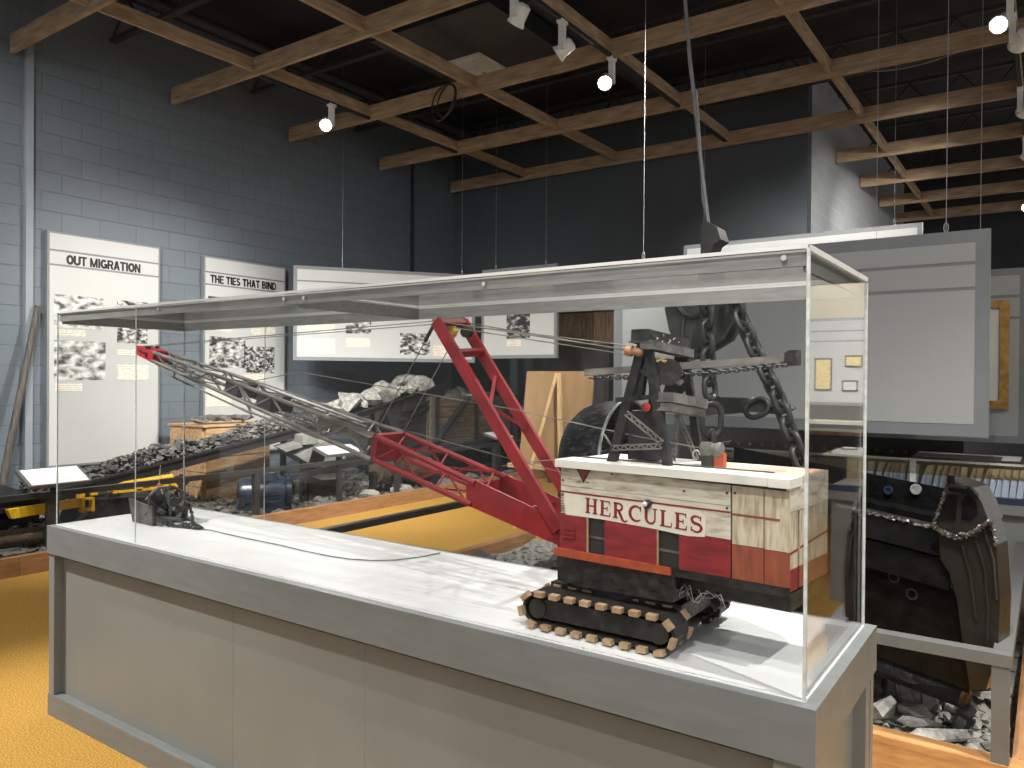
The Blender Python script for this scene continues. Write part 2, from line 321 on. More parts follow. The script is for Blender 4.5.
# heavy sans capitals on a unit-high square: ('p', corners) a filled block, ('r', line, width) a stroke
_w = .26
def _b(x0, x1, y0, y1): return ('p', [(x0, y0), (x1, y0), (x1, y1), (x0, y1)])
BOLD = {
    'O': (.80, [('r', arc(.40, .5, .29, .39, 90, 450, 24), _w)]),
    'U': (.78, [('r', [(.12, 1), (.12, .35)]+arc(.39, .35, .27, .25, 180, 360, 12)+[(.66, .4), (.66, 1)], _w)]),
    'T': (.72, [_b(.0, .70, .8, 1), _b(.24, .46, 0, .8)]),
    'M': (.94, [_b(.02, .22, 0, 1), _b(.70, .90, 0, 1), ('p', [(.22, 1), (.02, 1), (.36, 0), (.56, 0)]), ('p', [(.90, 1), (.70, 1), (.36, 0), (.56, 0)])]),
    'I': (.30, [_b(.03, .25, 0, 1)]),
    'G': (.80, [('r', arc(.40, .5, .29, .39, 45, 350, 20), _w), _b(.42, .78, .36, .54), _b(.60, .78, .04, .54)]),
    'R': (.76, [_b(.02, .24, 0, 1), ('r', [(.1, .9), (.42, .9)]+arc(.44, .69, .19, .21, 90, -90, 10)+[(.1, .48)], .20), ('p', [(.34, .44), (.56, .48), (.74, 0), (.50, 0)])]),
    'A': (.78, [('p', [(.0, 0), (.23, 0), (.50, 1), (.26, 1)]), ('p', [(.76, 0), (.53, 0), (.26, 1), (.50, 1)]), _b(.17, .59, .20, .37)]),
    'N': (.78, [_b(.02, .23, 0, 1), _b(.53, .74, 0, 1), ('p', [(.02, 1), (.25, 1), (.74, 0), (.51, 0)])]),
    'H': (.76, [_b(.02, .24, 0, 1), _b(.50, .72, 0, 1), _b(.24, .50, .41, .60)]),
    'E': (.66, [_b(.02, .24, 0, 1), _b(.24, .62, 0, .19), _b(.24, .58, .41, .59), _b(.24, .62, .81, 1)]),
    'S': (.70, [('r', arc(.34, .71, .22, .19, 20, 270, 12)+arc(.34, .29, .23, .19, 90, -160, 12), .20)]),
    'B': (.74, [_b(.02, .24, 0, 1), ('r', [(.1, .9), (.38, .9)]+arc(.40, .72, .17, .18, 90, -90, 10)+[(.1, .54)], .19), ('r', [(.1, .50), (.40, .50)]+arc(.42, .30, .20, .20, 90, -90, 10)+[(.1, .10)], .20)]),
    'D': (.78, [_b(.02, .24, 0, 1), ('r', [(.1, .9), (.32, .9)]+arc(.34, .5, .29, .40, 90, -90, 14)+[(.1, .10)], .20)]),
    ' ': (.34, []),
}
def text_mb(body, size, o, ux, uz, bold=.0, thick=.002, width=None):
    """raised bold capitals on a plane: origin o, reading direction ux, up uz, fitted to width"""
    o, ux, uz = V(o), V(ux).normalized(), V(uz).normalized(); n = ux.cross(uz); mb = MB(); cur = 0
    sx = width/sum(BOLD[c][0] for c in body)
    P = lambda p: o+ux*(cur+p[0])*sx+uz*p[1]*size
    for c in body:
        for g in BOLD[c][1]:
            if g[0] == 'p': mb.prism([P(p) for p in g[1]], n*thick)
            else:
                a, b = ribbon(g[1], g[2])
                for i in range(len(a)-1): mb.prism([P(a[i]), P(a[i+1]), P(b[i+1]), P(b[i])], n*thick)
        cur += BOLD[c][0]
    return mb

# stone scatter: many small stones as one mesh
_TPL = []
for k in range(10):
    t_ = MB().hull((0, 0, 0), (1, .8, .55), 100+k, 11, 0); t_.bm.verts.ensure_lookup_table()
    t_.bm.verts.index_update(); _TPL.append(([v.co.copy() for v in t_.bm.verts], [[v.index for v in f.verts] for f in t_.bm.faces])); t_.bm.free()
def scatter(name, m, pts_sizes, seed, ground=None, parent=None):
    rnd = random.Random(seed); vs = []; fs = []
    if ground: vs += [V(p) for p in ground[0]]; fs += ground[1]
    for p, s in pts_sizes:
        tv, tf = _TPL[rnd.randrange(10)]; b = len(vs)
        R = (Matrix.Rotation(rnd.uniform(0, 6.28), 3, 'Z') @ Matrix.Rotation(rnd.uniform(-.6, .6), 3, 'X'))*s
        vs += [V(p)+R @ v for v in tv]; fs += [[b+i for i in f] for f in tf]
    o0 = V(pts_sizes[0][0]); o0.z = 0
    me = bpy.data.meshes.new(name); me.from_pydata([tuple(v-o0) for v in vs], [], fs); me.materials.append(M[m])
    o = bpy.data.objects.new(name, me); C.objects.link(o); o.location = o0; o['kind'] = 'stuff'; return o

# ------------------------------------------------------------------ the room
struct('floor', box(-8.7, 6, -4, 18.5, -.1, 0), 'carpet')
struct('ceiling', box(-8.7, 6, -.5, 18.5, 5.7, 5.8), 'ceiling')
struct('wall_left', box(-8.7, -8.5, -2.5, 10.36, 0, 5.7), 'wall_blue')
struct('wall_back', box(-8.7, -2.6, 10.36, 10.56, 0, 5.7), 'wall_back')
struct('wall_return', box(-2.8, -2.6, 10.56, 18.3, 0, 5.7), 'wall_lit')
struct('wall_far', box(-2.6, 6, 18.3, 18.5, 0, 5.7), 'dark_wall')
# pilaster conduit on the left wall, joint line beside it, dark pipe in the corner
struct('trim_1', box(-8.5, -8.44, 3.56, 3.63, 0, 5.0), mat('pilaster_paint', (.25, .28, .31), .5, var=.04))
struct('trim_2', box(-8.5, -8.47, 9.28, 9.33, 0, 5.2), 'dark_wall')
BZ = 4.68
beamY = [1.78, 3.43, 5.13, 6.83, 8.54, 10.24, 11.93, 13.63, 15.33, 17.0]
n = 3
for y in beamY:
    x0 = -8.45 if y < 10.3 else -2.58
    struct('trim_%d' % n, box(x0, 4.2, y-.02, y+.02, BZ, BZ+.185), 'beam'); n += 1
for x, y1 in ((-6.93, 10.2), (-5.28, 10.2), (-3.6, 10.2), (-1.93, 17), (-.3, 17), (1.35, 17)):
    mb = MB(); ys = [0.2]+[y for y in beamY if y <= y1+.1]
    for a, b in zip(ys, ys[1:]): mb.box(x-.02, x+.02, a+.021, b-.021, BZ+.045, BZ+.18)
    struct('trim_%d' % n, mb, 'beam'); n += 1
# lighting track under two of the cross pieces
for x, a, b in ((-6.93, 5.2, 10.1), (-3.6, 3.5, 10.1), (-.3, 6.9, 16)):
    struct('trim_%d' % n, box(x-.018, x+.018, a, b, BZ+.012, BZ+.043), 'steel_dark'); n += 1
# open-web roof joists in the dark above
for y in (2.6, 4.4, 6.2, 8.0, 9.8, 11.6, 13.4, 15.2):
    mb = MB(); x0 = -8.4 if y < 10.2 else -2.5
    mb.box(x0, 4.2, y-.035, y+.035, 5.12, 5.16); mb.box(x0, 4.2, y-.035, y+.035, 5.52, 5.56)
    x = x0
    while x < 4: mb.bar((x, y, 5.16), (x+.3, y, 5.52), .022, .022); mb.bar((x+.3, y, 5.52), (x+.6, y, 5.16), .022, .022); x += .6
    struct('trim_%d' % n, mb, 'joist'); n += 1
for x in (-7.6, -4.4, .6):
    struct('trim_%d' % n, MB().tube((x, -1, 5.35), (x, 17 if x > -2 else 10.3, 5.35), .06, n=10), 'joist', True); n += 1

# ------------------------------------------------------------------ ceiling fittings
def spot(x, y, tgt, w, label, glow=False, drop=.26, size=50, col=(1, .97, .92), rad=.03):
    p = V((x, y, BZ+.02)); t = thing('track_spotlight', p, label, 'spotlight', 'white track spotlights')
    d = (V(tgt)-p).normalized(); e = p-V((0, 0, drop))
    build('stem', MB().box(x-.026, x+.026, y-.026, y+.026, e.z, p.z-.03).bevel(.012, 2), 'lamp_white', t)
    build('track_adapter', box(x-.03, x+.03, y-.05, y+.05, p.z-.03, p.z), 'lamp_white', t)
    h = e+V((0, 0, .03)); side = V((d.y, -d.x, 0)).normalized()
    hc = h+side*.062
    head = build('lamp_head', MB().lathe([(.03, -.10), (.058, -.085), (.062, .03), (.075, .06), (.075, .075), (.066, .075), (.060, .055)], hc, d, 24), 'lamp_white', t, smooth=True)
    build('lens', MB().lathe([(.06, .052), (.06, .056)], hc, d, 24), 'lamp_glow' if glow else 'lamp_dim', head)
    build('pivot', MB().tube(h, hc, .014), 'lamp_white', t)
    if w:
        l = bpy.data.lights.new('spot_beam', 'SPOT'); l.energy = w*LAMP; l.spot_size = math.radians(size); l.spot_blend = .9; l.color = col; l.shadow_soft_size = rad
        lo = bpy.data.objects.new('spot_beam', l); C.objects.link(lo); lo.parent = t
        lo.rotation_euler = d.to_track_quat('-Z', 'Y').to_euler(); lo.location = hc+d*.09-p
    return t
# in view
spot(-6.93, 6.2, (-2.6, 1.9, .8), 280, 'glowing white spotlight furthest left, on the track near the blue wall', True, size=42)
spot(-3.6, 6.85, (-1.6, 1.9, .9), 330, 'glowing white spotlight in the middle of the ceiling, aimed towards the case', True, size=42)
spot(-3.6, 5.9, (-8.4, 4.6, 1.6), 900, 'unlit-looking white spotlight pointing down left, between the two glowing ones', False, size=52)
spot(-3.6, 5.15, (-7.2, 5.8, .5), 620, 'white ring-faced spotlight at the top edge of the ceiling, beside the black air box', False, size=60)
spot(-.3, 7.5, (-2.1, 2.0, .85), 260, 'glowing white spotlight at the top right corner', True, size=40)
spot(-.3, 7.98, (-2.6, 13, 2.6), 700, 'white ring-faced spotlight just below the glowing one at top right', False, size=60)
spot(-.3, 10.0, (-2.6, 14, 3.0), 700, 'white ring-faced spotlight at right, higher of the pair above the grey panels', False, size=60)
spot(-.3, 12.0, (-2.6, 15, 2.5), 500, 'white ring-faced spotlight at right, lower of the pair above the grey panels', False, size=60)
spot(-.3, 15.6, (0, 8, 1.5), 300, 'far glowing white spotlight at the right edge, nearest the tops of the grey panels', True, size=50)
# unseen lamps; those labelled fill are added to brighten what they aim at
spot(-1.93, 2.9, (-1.5, 1.9, .84), 75, 'white spotlight almost above the glass case, over its right half', False, size=60)
spot(-3.6, 2.6, (-2.8, 1.95, .84), 75, 'white spotlight almost above the glass case, over its left half', False, size=60)
spot(-1.93, .55, (-1.6, 1.65, .4), 300, 'white spotlight above the viewer aimed at the long grey side of the case', False, size=70)
spot(-5.28, 1.2, (-8.4, 3.9, 1.7), 520, 'added white fill spotlight above the carpet aimed at the out migration panel', False, size=88)
spot(-5.28, -.4, (-3.2, 1.62, .45), 1500, 'added white fill spotlight aimed at the left end of the case front', False, size=40)
spot(-5.28, .6, (-6.0, 2.2, 0), 260, 'white spotlight above the gold carpet left of the case', False, size=75)
spot(-3.6, .4, (-6.2, 6.6, 1.9), 1250, 'added white fill spotlight aimed at the hanging panels in the corner', False, size=40)
spot(-.3, 1.9, (-.4, 3.7, .3), 800, 'added white fill spotlight right of the case aimed down at the black bucket', False, size=70)
spot(-.3, -.6, (-.85, 1.75, 1.15), 370, 'added white fill spotlight above the viewer aimed at the lettered side of the model', False, size=36)
spot(1.35, 2.7, (-.45, 3.42, .1), 900, 'added white fill spotlight right of the viewer aimed at the rubble by the curb', False, size=36)
spot(1.35, .9, (-.35, 2.0, .4), 650, 'added white fill spotlight right of the viewer aimed at the near end of the case', False, size=50)
spot(1.35, 1.8, (-1.5, 5.4, 1.7), 220, 'added white fill spotlight right of the viewer aimed at the blank grey panel', False, size=50)
spot(-1.93, 3.8, (-2.4, 8.4, 2.8), 1300, 'added white fill spotlight aimed at the long high panel before the back wall', False, size=45)
spot(-5.28, 1.9, (-7.5, 5.4, .5), 800, 'added white fill spotlight aimed at the timber crate and the coal conveyor', False, size=75)
spot(-5.28, 2.5, (-7.2, 7.4, 1.6), 420, 'added white fill spotlight aimed at the corner panel and the coal conveyor', False, size=75)
spot(-1.93, 4.4, (-5, 7.2, .1), 1100, 'added white fill spotlight above the carpet aisle behind the case', False, size=70)

ab = thing('ceiling_air_diffuser', (-5.1, 6.6, 5.0), 'black boxed air duct with a white square vent plate below', 'air vent')
build('duct_box', MB().hexa([(-5.9, 5.8, 5.03), (-4.35, 5.8, 5.03), (-4.35, 7.5, 5.03), (-5.9, 7.5, 5.03)], [(-5.7, 6.0, 5.6), (-4.55, 6.0, 5.6), (-4.55, 7.3, 5.6), (-5.7, 7.3, 5.6)]), 'joist', ab)
gr = MB().box(-5.63, -5.09, 6.63, 7.17, 5.0, 5.028)
for k in range(5): gr.box(-5.60, -5.12, 6.68+k*.1, 6.70+k*.1, 4.994, 5.0)
build('vent_plate', gr, 'grille', ab)
def sag(p, q, s, r, m, label):
    p, q = V(p), V(q); pts = [p.lerp(q, i/16)-V((0, 0, s*4*(i/16)*(1-i/16))) for i in range(17)]
    return tag(build('electrical_cable', MB().path(pts, r), m, smooth=True), label, 'cable')
sag((-5.2, 6.85, 4.9), (-3.65, 6.9, 4.75), .12, .008, 'grey_cable', 'thin grey cable sagging towards the middle glowing spotlight')
sag((-1.9, 8.6, 4.80), (-.35, 8.6, 4.86), .18, .008, 'grey_cable', 'thin grey cable looping below the beams at right')
coil = MB()
cc = PY(443, 102, 6.72)
coil.path([cc+V((.16*math.cos(a), .06*math.sin(a), .22*math.sin(a)))*(1+.05*math.sin(3*a)) for a in [2*PI*i/28 for i in range(28)]], .009, 6, True)
coil.path([cc+V((.13*math.cos(a)+.03, .05*math.sin(a)+.03, .20*math.sin(a)+.02)) for a in [2*PI*i/28 for i in range(28)]], .009, 6, True)
tag(build('cable_coil', coil, 'black_cable', smooth=True), 'black coil of spare cable hung on a ceiling beam', 'cable')

# ------------------------------------------------------------------ hanging display panels
def panel(name, label, cat, o, ux, nrm, w, h, wires=(), face='panel_face', stripes=True, title=None, items=(), th=.045, border=.045, group=None):
    """o = top left corner of the front; ux = reading direction; nrm = out of the front"""
    o, ux, nrm = V(o), V(ux).normalized(), V(nrm).normalized(); uz = V((0, 0, 1))
    t = thing(name, o+ux*w/2-uz*h, label, cat, group)
    P = lambda u, v, d=0.: o+ux*u-uz*v+nrm*d
    def slab(mb, u0, u1, v0, v1, d0, d1): return mb.hexa([P(u0, v0, d0), P(u1, v0, d0), P(u1, v1, d0), P(u0, v1, d0)], [P(u0, v0, d1), P(u1, v0, d1), P(u1, v1, d1), P(u0, v1, d1)])
    build('panel_board', slab(MB(), 0, w, 0, h, -th, 0), 'panel_border', t)
    vs = [border, .185, .205, .335, .355, h-border] if stripes else [border, h-border]
    for a, b in zip(vs[::2], vs[1::2]):
        build('panel_face', slab(MB(), border, w-border, a, b, .0, .004), face, t)
    if title:
        txt, u0, wd, hh, v1 = title
        tot_ = sum(BOLD[c][0] for c in txt); du_ = 0
        for word in txt.split(' '):
            ww = sum(BOLD[c][0] for c in word); build('title_lettering', text_mb(word, hh, P(u0+wd*du_/tot_, v1, .005), ux, uz, thick=.003, width=wd*ww/tot_), 'ink', t); du_ += ww+BOLD[' '][0]
    for it in items:
        kind, (x0, y0, x1, y1), m = it
        a = PP(x0, y0, o, nrm); b = PP(x1, y1, o, nrm)
        u0, u1 = sorted(((a-o).dot(ux), (b-o).dot(ux))); v0, v1 = sorted((-(a-o).z, -(b-o).z))
        d = .008 if kind != 'plaque' else .02
        build({'photo': 'photograph', 'card': 'caption_card', 'plaque': 'plaque'}[kind], slab(MB(), u0, u1, v0, v1, .004, d), m, t)
    for u in wires:
        p = P(u, 0, -th/2)
        wm = MB().tube(p, (p.x, p.y, 5.7), .0024, n=6); wm.path([p+V((0, 0, .03))+V((.012*math.cos(a), 0, .03*math.sin(a))) for a in [2*PI*i/10 for i in range(10)]], .003, 5, True)
        build('hanging_wire', wm, 'wire', t)
    return t, P
ph = [photo_mat('photograph_%d' % i, i, sc, lo, hi) for i, (sc, lo, hi) in enumerate(((7, .45, .68), (12, .40, .66), (14, .42, .64), (10, .42, .70), (20, .45, .66), (13, .48, .74)))]
ph_pale = photo_mat('pale_photograph', 9, 9, .36, .60, (.06, .06, .06), (.72, .71, .68))
LX = -8.43
panel('display_board', 'tall pale panel headed OUT MIGRATION on the blue block wall', 'display panel', (LX, 3.757, 2.99), (0, 1, 0), (1, 0, 0), 1.22, 2.44, (), title=('OUT MIGRATION', .185, .80, .098, .326), th=.06, border=.022, items=[
    ('photo', (54, 294, 103, 330), ph_pale), ('card', (55, 329, 85, 337), M['card']), ('photo', (54, 340, 105, 380), ph_pale), ('card', (55, 383, 82, 391), M['card']),
    ('photo', (117, 300, 147, 344), ph[2]), ('card', (117, 349, 147, 356), M['card']), ('card', (117, 364, 148, 380), M['card'])])
panel('display_board', 'tall pale panel headed THE TIES THAT BIND, behind the wooden crate', 'display panel', (LX, 5.5365, 2.975), (0, 1, 0), (1, 0, 0), 1.22, 2.44, (), title=('THE TIES THAT BIND', .085, .98, .098, .322), th=.06, border=.022, items=[
    ('photo', (208, 296, 240, 322), ph[0]), ('card', (208, 326, 232, 332), M['card']), ('card', (251, 325, 275, 336), M['card']), ('photo', (244, 346, 274, 373), ph[4]),
    ('card', (244, 374, 266, 381), M['card']), ('card', (206, 389, 231, 406), M['card']), ('photo', (209, 336, 245, 368), ph[1])])
ca = .9555
panel('display_board', 'wide pale panel hung across the corner, left of the smaller square panel', 'display panel', (-7.99, 6.53, 2.945), (math.cos(ca), math.sin(ca), 0), (math.sin(ca), -math.cos(ca), 0), 2.44, 1.22, (.62, 2.25), items=[
    ('card', (306, 318, 335, 333), M['card']), ('card', (306, 338, 335, 354), M['card']), ('photo', (346, 300, 371, 334), ph[1]), ('card', (346, 338, 370, 347), M['card']),
    ('photo', (400, 333, 430, 355), ph[2]), ('card', (433, 345, 452, 357), M['card']), ('photo', (432, 300, 465, 322), ph[3])])
panel('display_board', 'square pale panel with one dark photograph, hung in front of the dark back wall', 'display panel', (-6.45, 8.5, 3.0), (1, 0, 0), (0, -1, 0), 1.22, 1.22, (.22, 1.03), items=[
    ('photo', (507, 308, 530, 338), ph[5]), ('card', (507, 340, 521, 346), M['card'])])
panel('display_board', 'long pale panel hung high behind the big blank grey panel', 'display panel', (-3.47, 8.4, 3.05), (1, 0, 0), (0, -1, 0), 2.44, 1.22, (.23, 2.19), stripes=False)
panel('display_board', 'big blank mid-grey panel with two dark stripes hung behind the glass case', 'display panel', (-2.733, 5.27, 2.40), (1, 0, 0), (0, -1, 0), 2.44, 1.22, (.23, 2.21), face='panel_grey', border=.075)
tE, PE = panel('display_board', 'narrow grey panel at right edge with a gilt framed picture on it', 'display panel', (-1.35, 6.4, 2.30), (1, 0, 0), (0, -1, 0), 1.22, 1.22, (.25, .93), face='panel_grey', border=.05)
fr = thing('picture_frame', (-.62, 6.36, 1.32), 'gilt framed picture hung on the narrow grey panel at right', 'picture')
a0, a1 = PY(940, 303, 6.36), PY(1008.5, 409, 6.36)
fx0, fx1, fz0, fz1 = a0.x, a1.x, a1.z, a0.z
fm = MB()
for q in ((fx0, fx1, fz1-.055, fz1), (fx0, fx1, fz0, fz0+.055), (fx0, fx0+.055, fz0+.055, fz1-.055), (fx1-.055, fx1, fz0+.055, fz1-.055)): fm.box(q[0], q[1], 6.345, 6.385, q[2], q[3])
build('frame', fm.bevel(.01), 'gold_frame', fr)
build('mount_card', box(fx0+.055, fx1-.055, 6.365, 6.38, fz0+.055, fz1-.055), 'mount', fr)
build('picture', box(fx0+.13, fx1-.16, 6.36, 6.366, fz0+.15, fz1-.15), ph[5], fr)
# the scene beyond the right edge that the case's end pane mirrors
struct('wall_side', box(.6, 4.4, 12.6, 12.75, 0, 3.0), 'cream_wall')
tR, PR = panel('display_board', 'grey panel with yellow plaques on the cream wall right of the room', 'display panel', (.75, 12.2, 2.45), (1, 0, 0), (0, -1, 0), 2.44, 1.30, (), face='panel_face')
for u, v, w, h, m in ((1.10, .60, .25, .48, 'plaque_yellow'), (.68, .56, .24, .17, 'plaque_yellow'), (.74, .93, .22, .16, 'mount'), (1.8, .5, .3, .45, 'plaque_yellow')):
    f = build('plaque', MB().hexa([PR(u, v, .004), PR(u+w, v, .004), PR(u+w, v+h, .004), PR(u, v+h, .004)], [PR(u, v, .02), PR(u+w, v, .02), PR(u+w, v+h, .02), PR(u, v+h, .02)]), 'plaque_frame', tR)
    build('plaque_sheet', MB().hexa([PR(u+.02, v+.02, .02), PR(u+w-.02, v+.02, .02), PR(u+w-.02, v+h-.02, .02), PR(u+.02, v+h-.02, .02)], [PR(u+.02, v+.02, .024), PR(u+w-.02, v+.02, .024), PR(u+w-.02, v+h-.02, .024), PR(u+.02, v+h-.02, .024)]), m, f)
tb = thing('leaflet_counter', (2, 11.7, 0), 'grey leaflet counter below the panel with plaques', 'counter')
build('counter_body', box(.7, 3.3, 11.5, 12.0, 0, .9), 'grey_paint', tb); build('counter_top', box(.66, 3.34, 11.46, 12.04, .9, .94), 'cream', tb)
spot(1.35, 9.6, (1.9, 12.4, 1.6), 1300, 'added white fill spotlight aimed at the panel with yellow plaques', False, size=60)  # unseen fill lamp, added to brighten the mirrored panel

# ------------------------------------------------------------------ the glass display case
XL, XR, YF, YB, ZT = -3.637, -.381, 1.6235, 2.292, .84
GX0, GX1, GY0, GY1, GZ = -3.612, -.412, 1.656, 2.266, 1.776
case = thing('display_case', ((XL+XR)/2, (YF+YB)/2, 0), 'long grey display case with a clear acrylic cover, standing on the gold carpet', 'display case')
LB = .716                       # bottom of the lip
build('plinth_body', box(XL+.04, XR-.04, YF+.045, YB-.045, 0, LB), 'grey_paint', case)
build('top_lip', MB().box(XL, XR, YF, YB, LB, ZT-.003).bevel(.003), 'grey_lip', case)
for x0, x1 in ((XL+.006, XL+.052), (XR-.085, XR-.006)):
    for y0, y1 in ((YF+.008, YF+.045), (YB-.045, YB-.008)): build('stile', box(x0, x1, y0, y1, .095, LB-.003), 'grey_paint', case)
for y0, y1 in ((YF+.045, YF+.10), (YB-.10, YB-.045)):
    build('end_stile', box(XR-.04, XR-.008, y0, y1, .095, LB-.003), 'grey_paint', case); build('end_stile', box(XL+.008, XL+.04, y0, y1, .095, LB-.003), 'grey_paint', case)
bs = MB().box(XL+.004, XR-.004, YF+.004, YF+.045, 0, .094); bs.box(XL+.004, XR-.004, YB-.045, YB-.004, 0, .094)
bs.box(XR-.045, XR-.004, YF+.045, YB-.045, 0, .094); bs.box(XL+.004, XL+.045, YF+.045, YB-.045, 0, .094)
build('skirting', bs.bevel(.003), 'grey_lip', case)
for px in (232, 364): x = PY(px, 640, YF+.04).x; build('panel_seam', box(x-.0006, x+.0006, YF+.0446, YF+.0455, .1, LB-.02), 'grey_lip', case)
build('lip_shade_strip', box(XL+.052, XR-.085, YF+.018, YF+.046, LB-.012, LB-.0035), 'seam', case)  # solid strip under the lip, its shade put into the dark colour
build('display_floor', box(GX0-.004, GX1+.004, GY0-.004, GY1+.004, ZT-.003, ZT), 'white_floor', case)
T = .005
xs = PY(136, 420, GY0).x
def pane(*a): return build('glass_pane', box(*a), 'glass', case)
pane(GX0, xs-.001, GY0, GY0+T, ZT, GZ); pane(xs+.001, GX1, GY0, GY0+T, ZT, GZ)
pane(GX0, xs-.001, GY1-T, GY1, ZT, GZ); pane(xs+.001, GX1, GY1-T, GY1, ZT, GZ)
pane(GX0, GX0+T, GY0+T+.0005, GY1-T-.0005, ZT, GZ); pane(GX1-T, GX1, GY0+T+.0005, GY1-T-.0005, ZT, GZ)
build('glass_top', box(GX0, GX1, GY0, GY1, GZ+.0005, GZ+.0055), 'glass', case)
def edge(x, y, w=.004): build('glass_edge', box(x-w/2, x+w/2, y-w/2, y+w/2, ZT, GZ), 'acrylic_edge', case)
edge(GX0-.001, GY0-.001, .005); edge(GX1+.001, GY0-.001, .0065); edge(GX0-.001, GY1+.001, .005); edge(GX1+.001, GY1+.001, .006); edge(xs, GY0-.001, .003); edge(xs, GY1+.001, .003)
RZ1 = GZ-.002
def rail(x0, x1, y0, y1, nm='top_rail', hgt=.046):
    RZ0 = GZ-hgt; r = build(nm, box(x0, x1, y0, y1, RZ0, RZ1-.004), 'rail', case)
    build('rail_cap', box(x0, x1, y0, y1, RZ1-.004, RZ1), 'rail_glint', r)
rail(GX0+.006, GX1-.006, GY0+.006, GY0+.014, hgt=.036); rail(GX0+.006, GX1-.006, GY1-.014, GY1-.006)
rail(GX0+.006, GX0+.014, GY0+.015, GY1-.015); rail(GX1-.014, GX1-.006, GY0+.015, GY1-.015)
rail(-2.035, -2.015, GY0+.015, GY1-.015, 'cross_rail')
build('lid_edge', MB().box(GX0-.003, GX1+.003, GY0-.004, GY0-.0005, GZ-.001, GZ+.007).box(GX0-.003, GX1+.003, GY1+.0005, GY1+.004, GZ-.006, GZ+.007)
      .box(GX1+.0005, GX1+.004, GY0-.004, GY1+.004, GZ-.006, GZ+.007).box(GX0-.004, GX0-.0005, GY0-.004, GY1+.004, GZ-.006, GZ+.007), 'rail_glint', case)
for px, py in ((284, 299), (304, 298), (484, 284), (784, 258), (158, 309)):
    p = PY(px, py, GY0-.001); build('screw', MB().tube((p.x, GY0-.004, p.z), (p.x, GY0, p.z), .006, n=10), 'screw', case)

# ------------------------------------------------------------------ the model stripping shovel
shv = thing('model_power_shovel', (-.85, 1.88, ZT), 'weathered wooden model power shovel lettered HERCULES, on crawler tracks inside the case', 'model shovel')
A, B, CC, D = V((-1.076, 1.77, 0)), V((-.466, 1.728, 0)), V((-.44, 1.975, 0)), V((-1.05, 2.02, 0))
zc0, zc1, zr = 1.033, 1.266, 1.288
def at(p, z): return V((p.x, p.y, z))
ux = (B-A).normalized(); nf = V((ux.y, -ux.x, 0))       # front face of the cab: reading direction and outward normal
ue = (CC-B).normalized(); ne = V((ue.y, -ue.x, 0))
Lf = (B-A).length
def cf(px, py, d=0.): return PP(px, py, A+nf*d, nf)                 # point on the cab's long side
def ce(px, py, d=0.): return PP(px, py, B+ne*d, ne)                 # point on its end
def onface(pts, d0, d1, f=cf, nn=None):
    nn = nf if nn is None else nn
    return MB().prism([f(x, y)+nn*d0 for x, y in pts], nn*(d1-d0))
ins = .006
cab = build('cab_body', MB().hexa([at(p, zc0) for p in (A+ux*ins-nf*ins, B-ux*ins-nf*ins, CC-ux*ins+nf*ins, D+ux*ins+nf*ins)], [at(p, zc1) for p in (A+ux*ins-nf*ins, B-ux*ins-nf*ins, CC-ux*ins+nf*ins, D+ux*ins+nf*ins)]), 'steel_dark', shv)
def plank(pts, m, f=cf, d0=-.005, d1=.0, nm='side_board', nn=None): return build(nm, onface(pts, d0, d1, f, nn), m, cab)
xsp = 730.5                      # joint between side boards and the upright boards
def yl(a, b, x, x0=559., x1=790.): return a+(b-a)*(x-x0)/(x1-x0)   # slanting edge seen between both ends of the side
def band(xa, xb, la, lb, ra, rb): return [(xa, yl(la, ra, xa)), (xb, yl(la, ra, xb)), (xb, yl(lb, rb, xb)), (xa, yl(lb, rb, xa))]
plank(band(561, xsp, 466, 484.5, 492, 513.5), 'white_wood'); plank(band(561, xsp, 485, 512, 514, 549.5), 'white_wood')
# lower red boards with the two window openings
plank(band(560, 588, 512.5, 548, 550, 588.5), 'red_wood'); plank(band(604.5, 658, 512.5, 548, 550, 588.5), 'red_wood'); plank(band(679, xsp, 512.5, 548, 550, 588.5), 'red_wood')
for xa, xb in ((586.8, 588.2), (657, 658.4)): plank(band(xa, xb, 513, 550, 551, 600), 'tan', d0=-.004, d1=.0012, nm='window_edge')
for xa, xb in ((588.5, 604), (658.5, 678.5)): plank(band(xa, xb, 530, 532, 573, 575.5), 'grey_iron', d0=-.005, d1=-.003, nm='window_bar')
plank(band(732, 763.5, 466, 519.5, 492, 552), 'white_wood_v'); plank(band(764.5, 789.5, 466, 519, 492, 553), 'white_wood_v')
plank(band(732, 763.5, 520, 548, 552.5, 588.5), 'rust_red'); plank(band(764.5, 789.5, 519.5, 548, 553.5, 588.5), 'rust_red')
plank(band(560, 789.5, 548.3, 553, 588.8, 599), 'black_iron', nm='sill_board')
build('stripe', onface(band(561, xsp, 490.0, 491.6, 519, 520.8), .0004, .0010), 'letter_red', cab)
build('stripe', onface(band(732, 780, 490.5, 492.2, 520.5, 522.6), .0004, .0010), 'rust_red', cab)
build('name_patch', onface([(564, 492.5), (575, 494), (700, 511), (706, 517), (705, 537), (688, 536), (650, 528), (600, 519), (566, 514.5)], .0003, .0008), 'cream', cab)
# black triangle with a red heart
build('emblem_border', onface([(576.5, 468.5), (591, 470.2), (583.6, 483)], .0004, .001), 'ink', cab)
build('emblem', onface([(578.6, 469.8), (588.8, 471.0), (583.6, 480.4)], .001, .0016), 'letter_red', cab)
wi = MB()
for x0, y0, x1, y1 in ((577, 482.5, 580.5, 481), (586.5, 481.5, 589, 483)):
    wi.bar(cf(x0, y0, .001), cf(x1, y1, .001), .0012, .001, nf)
build('emblem_wings', wi, 'ink', cab)
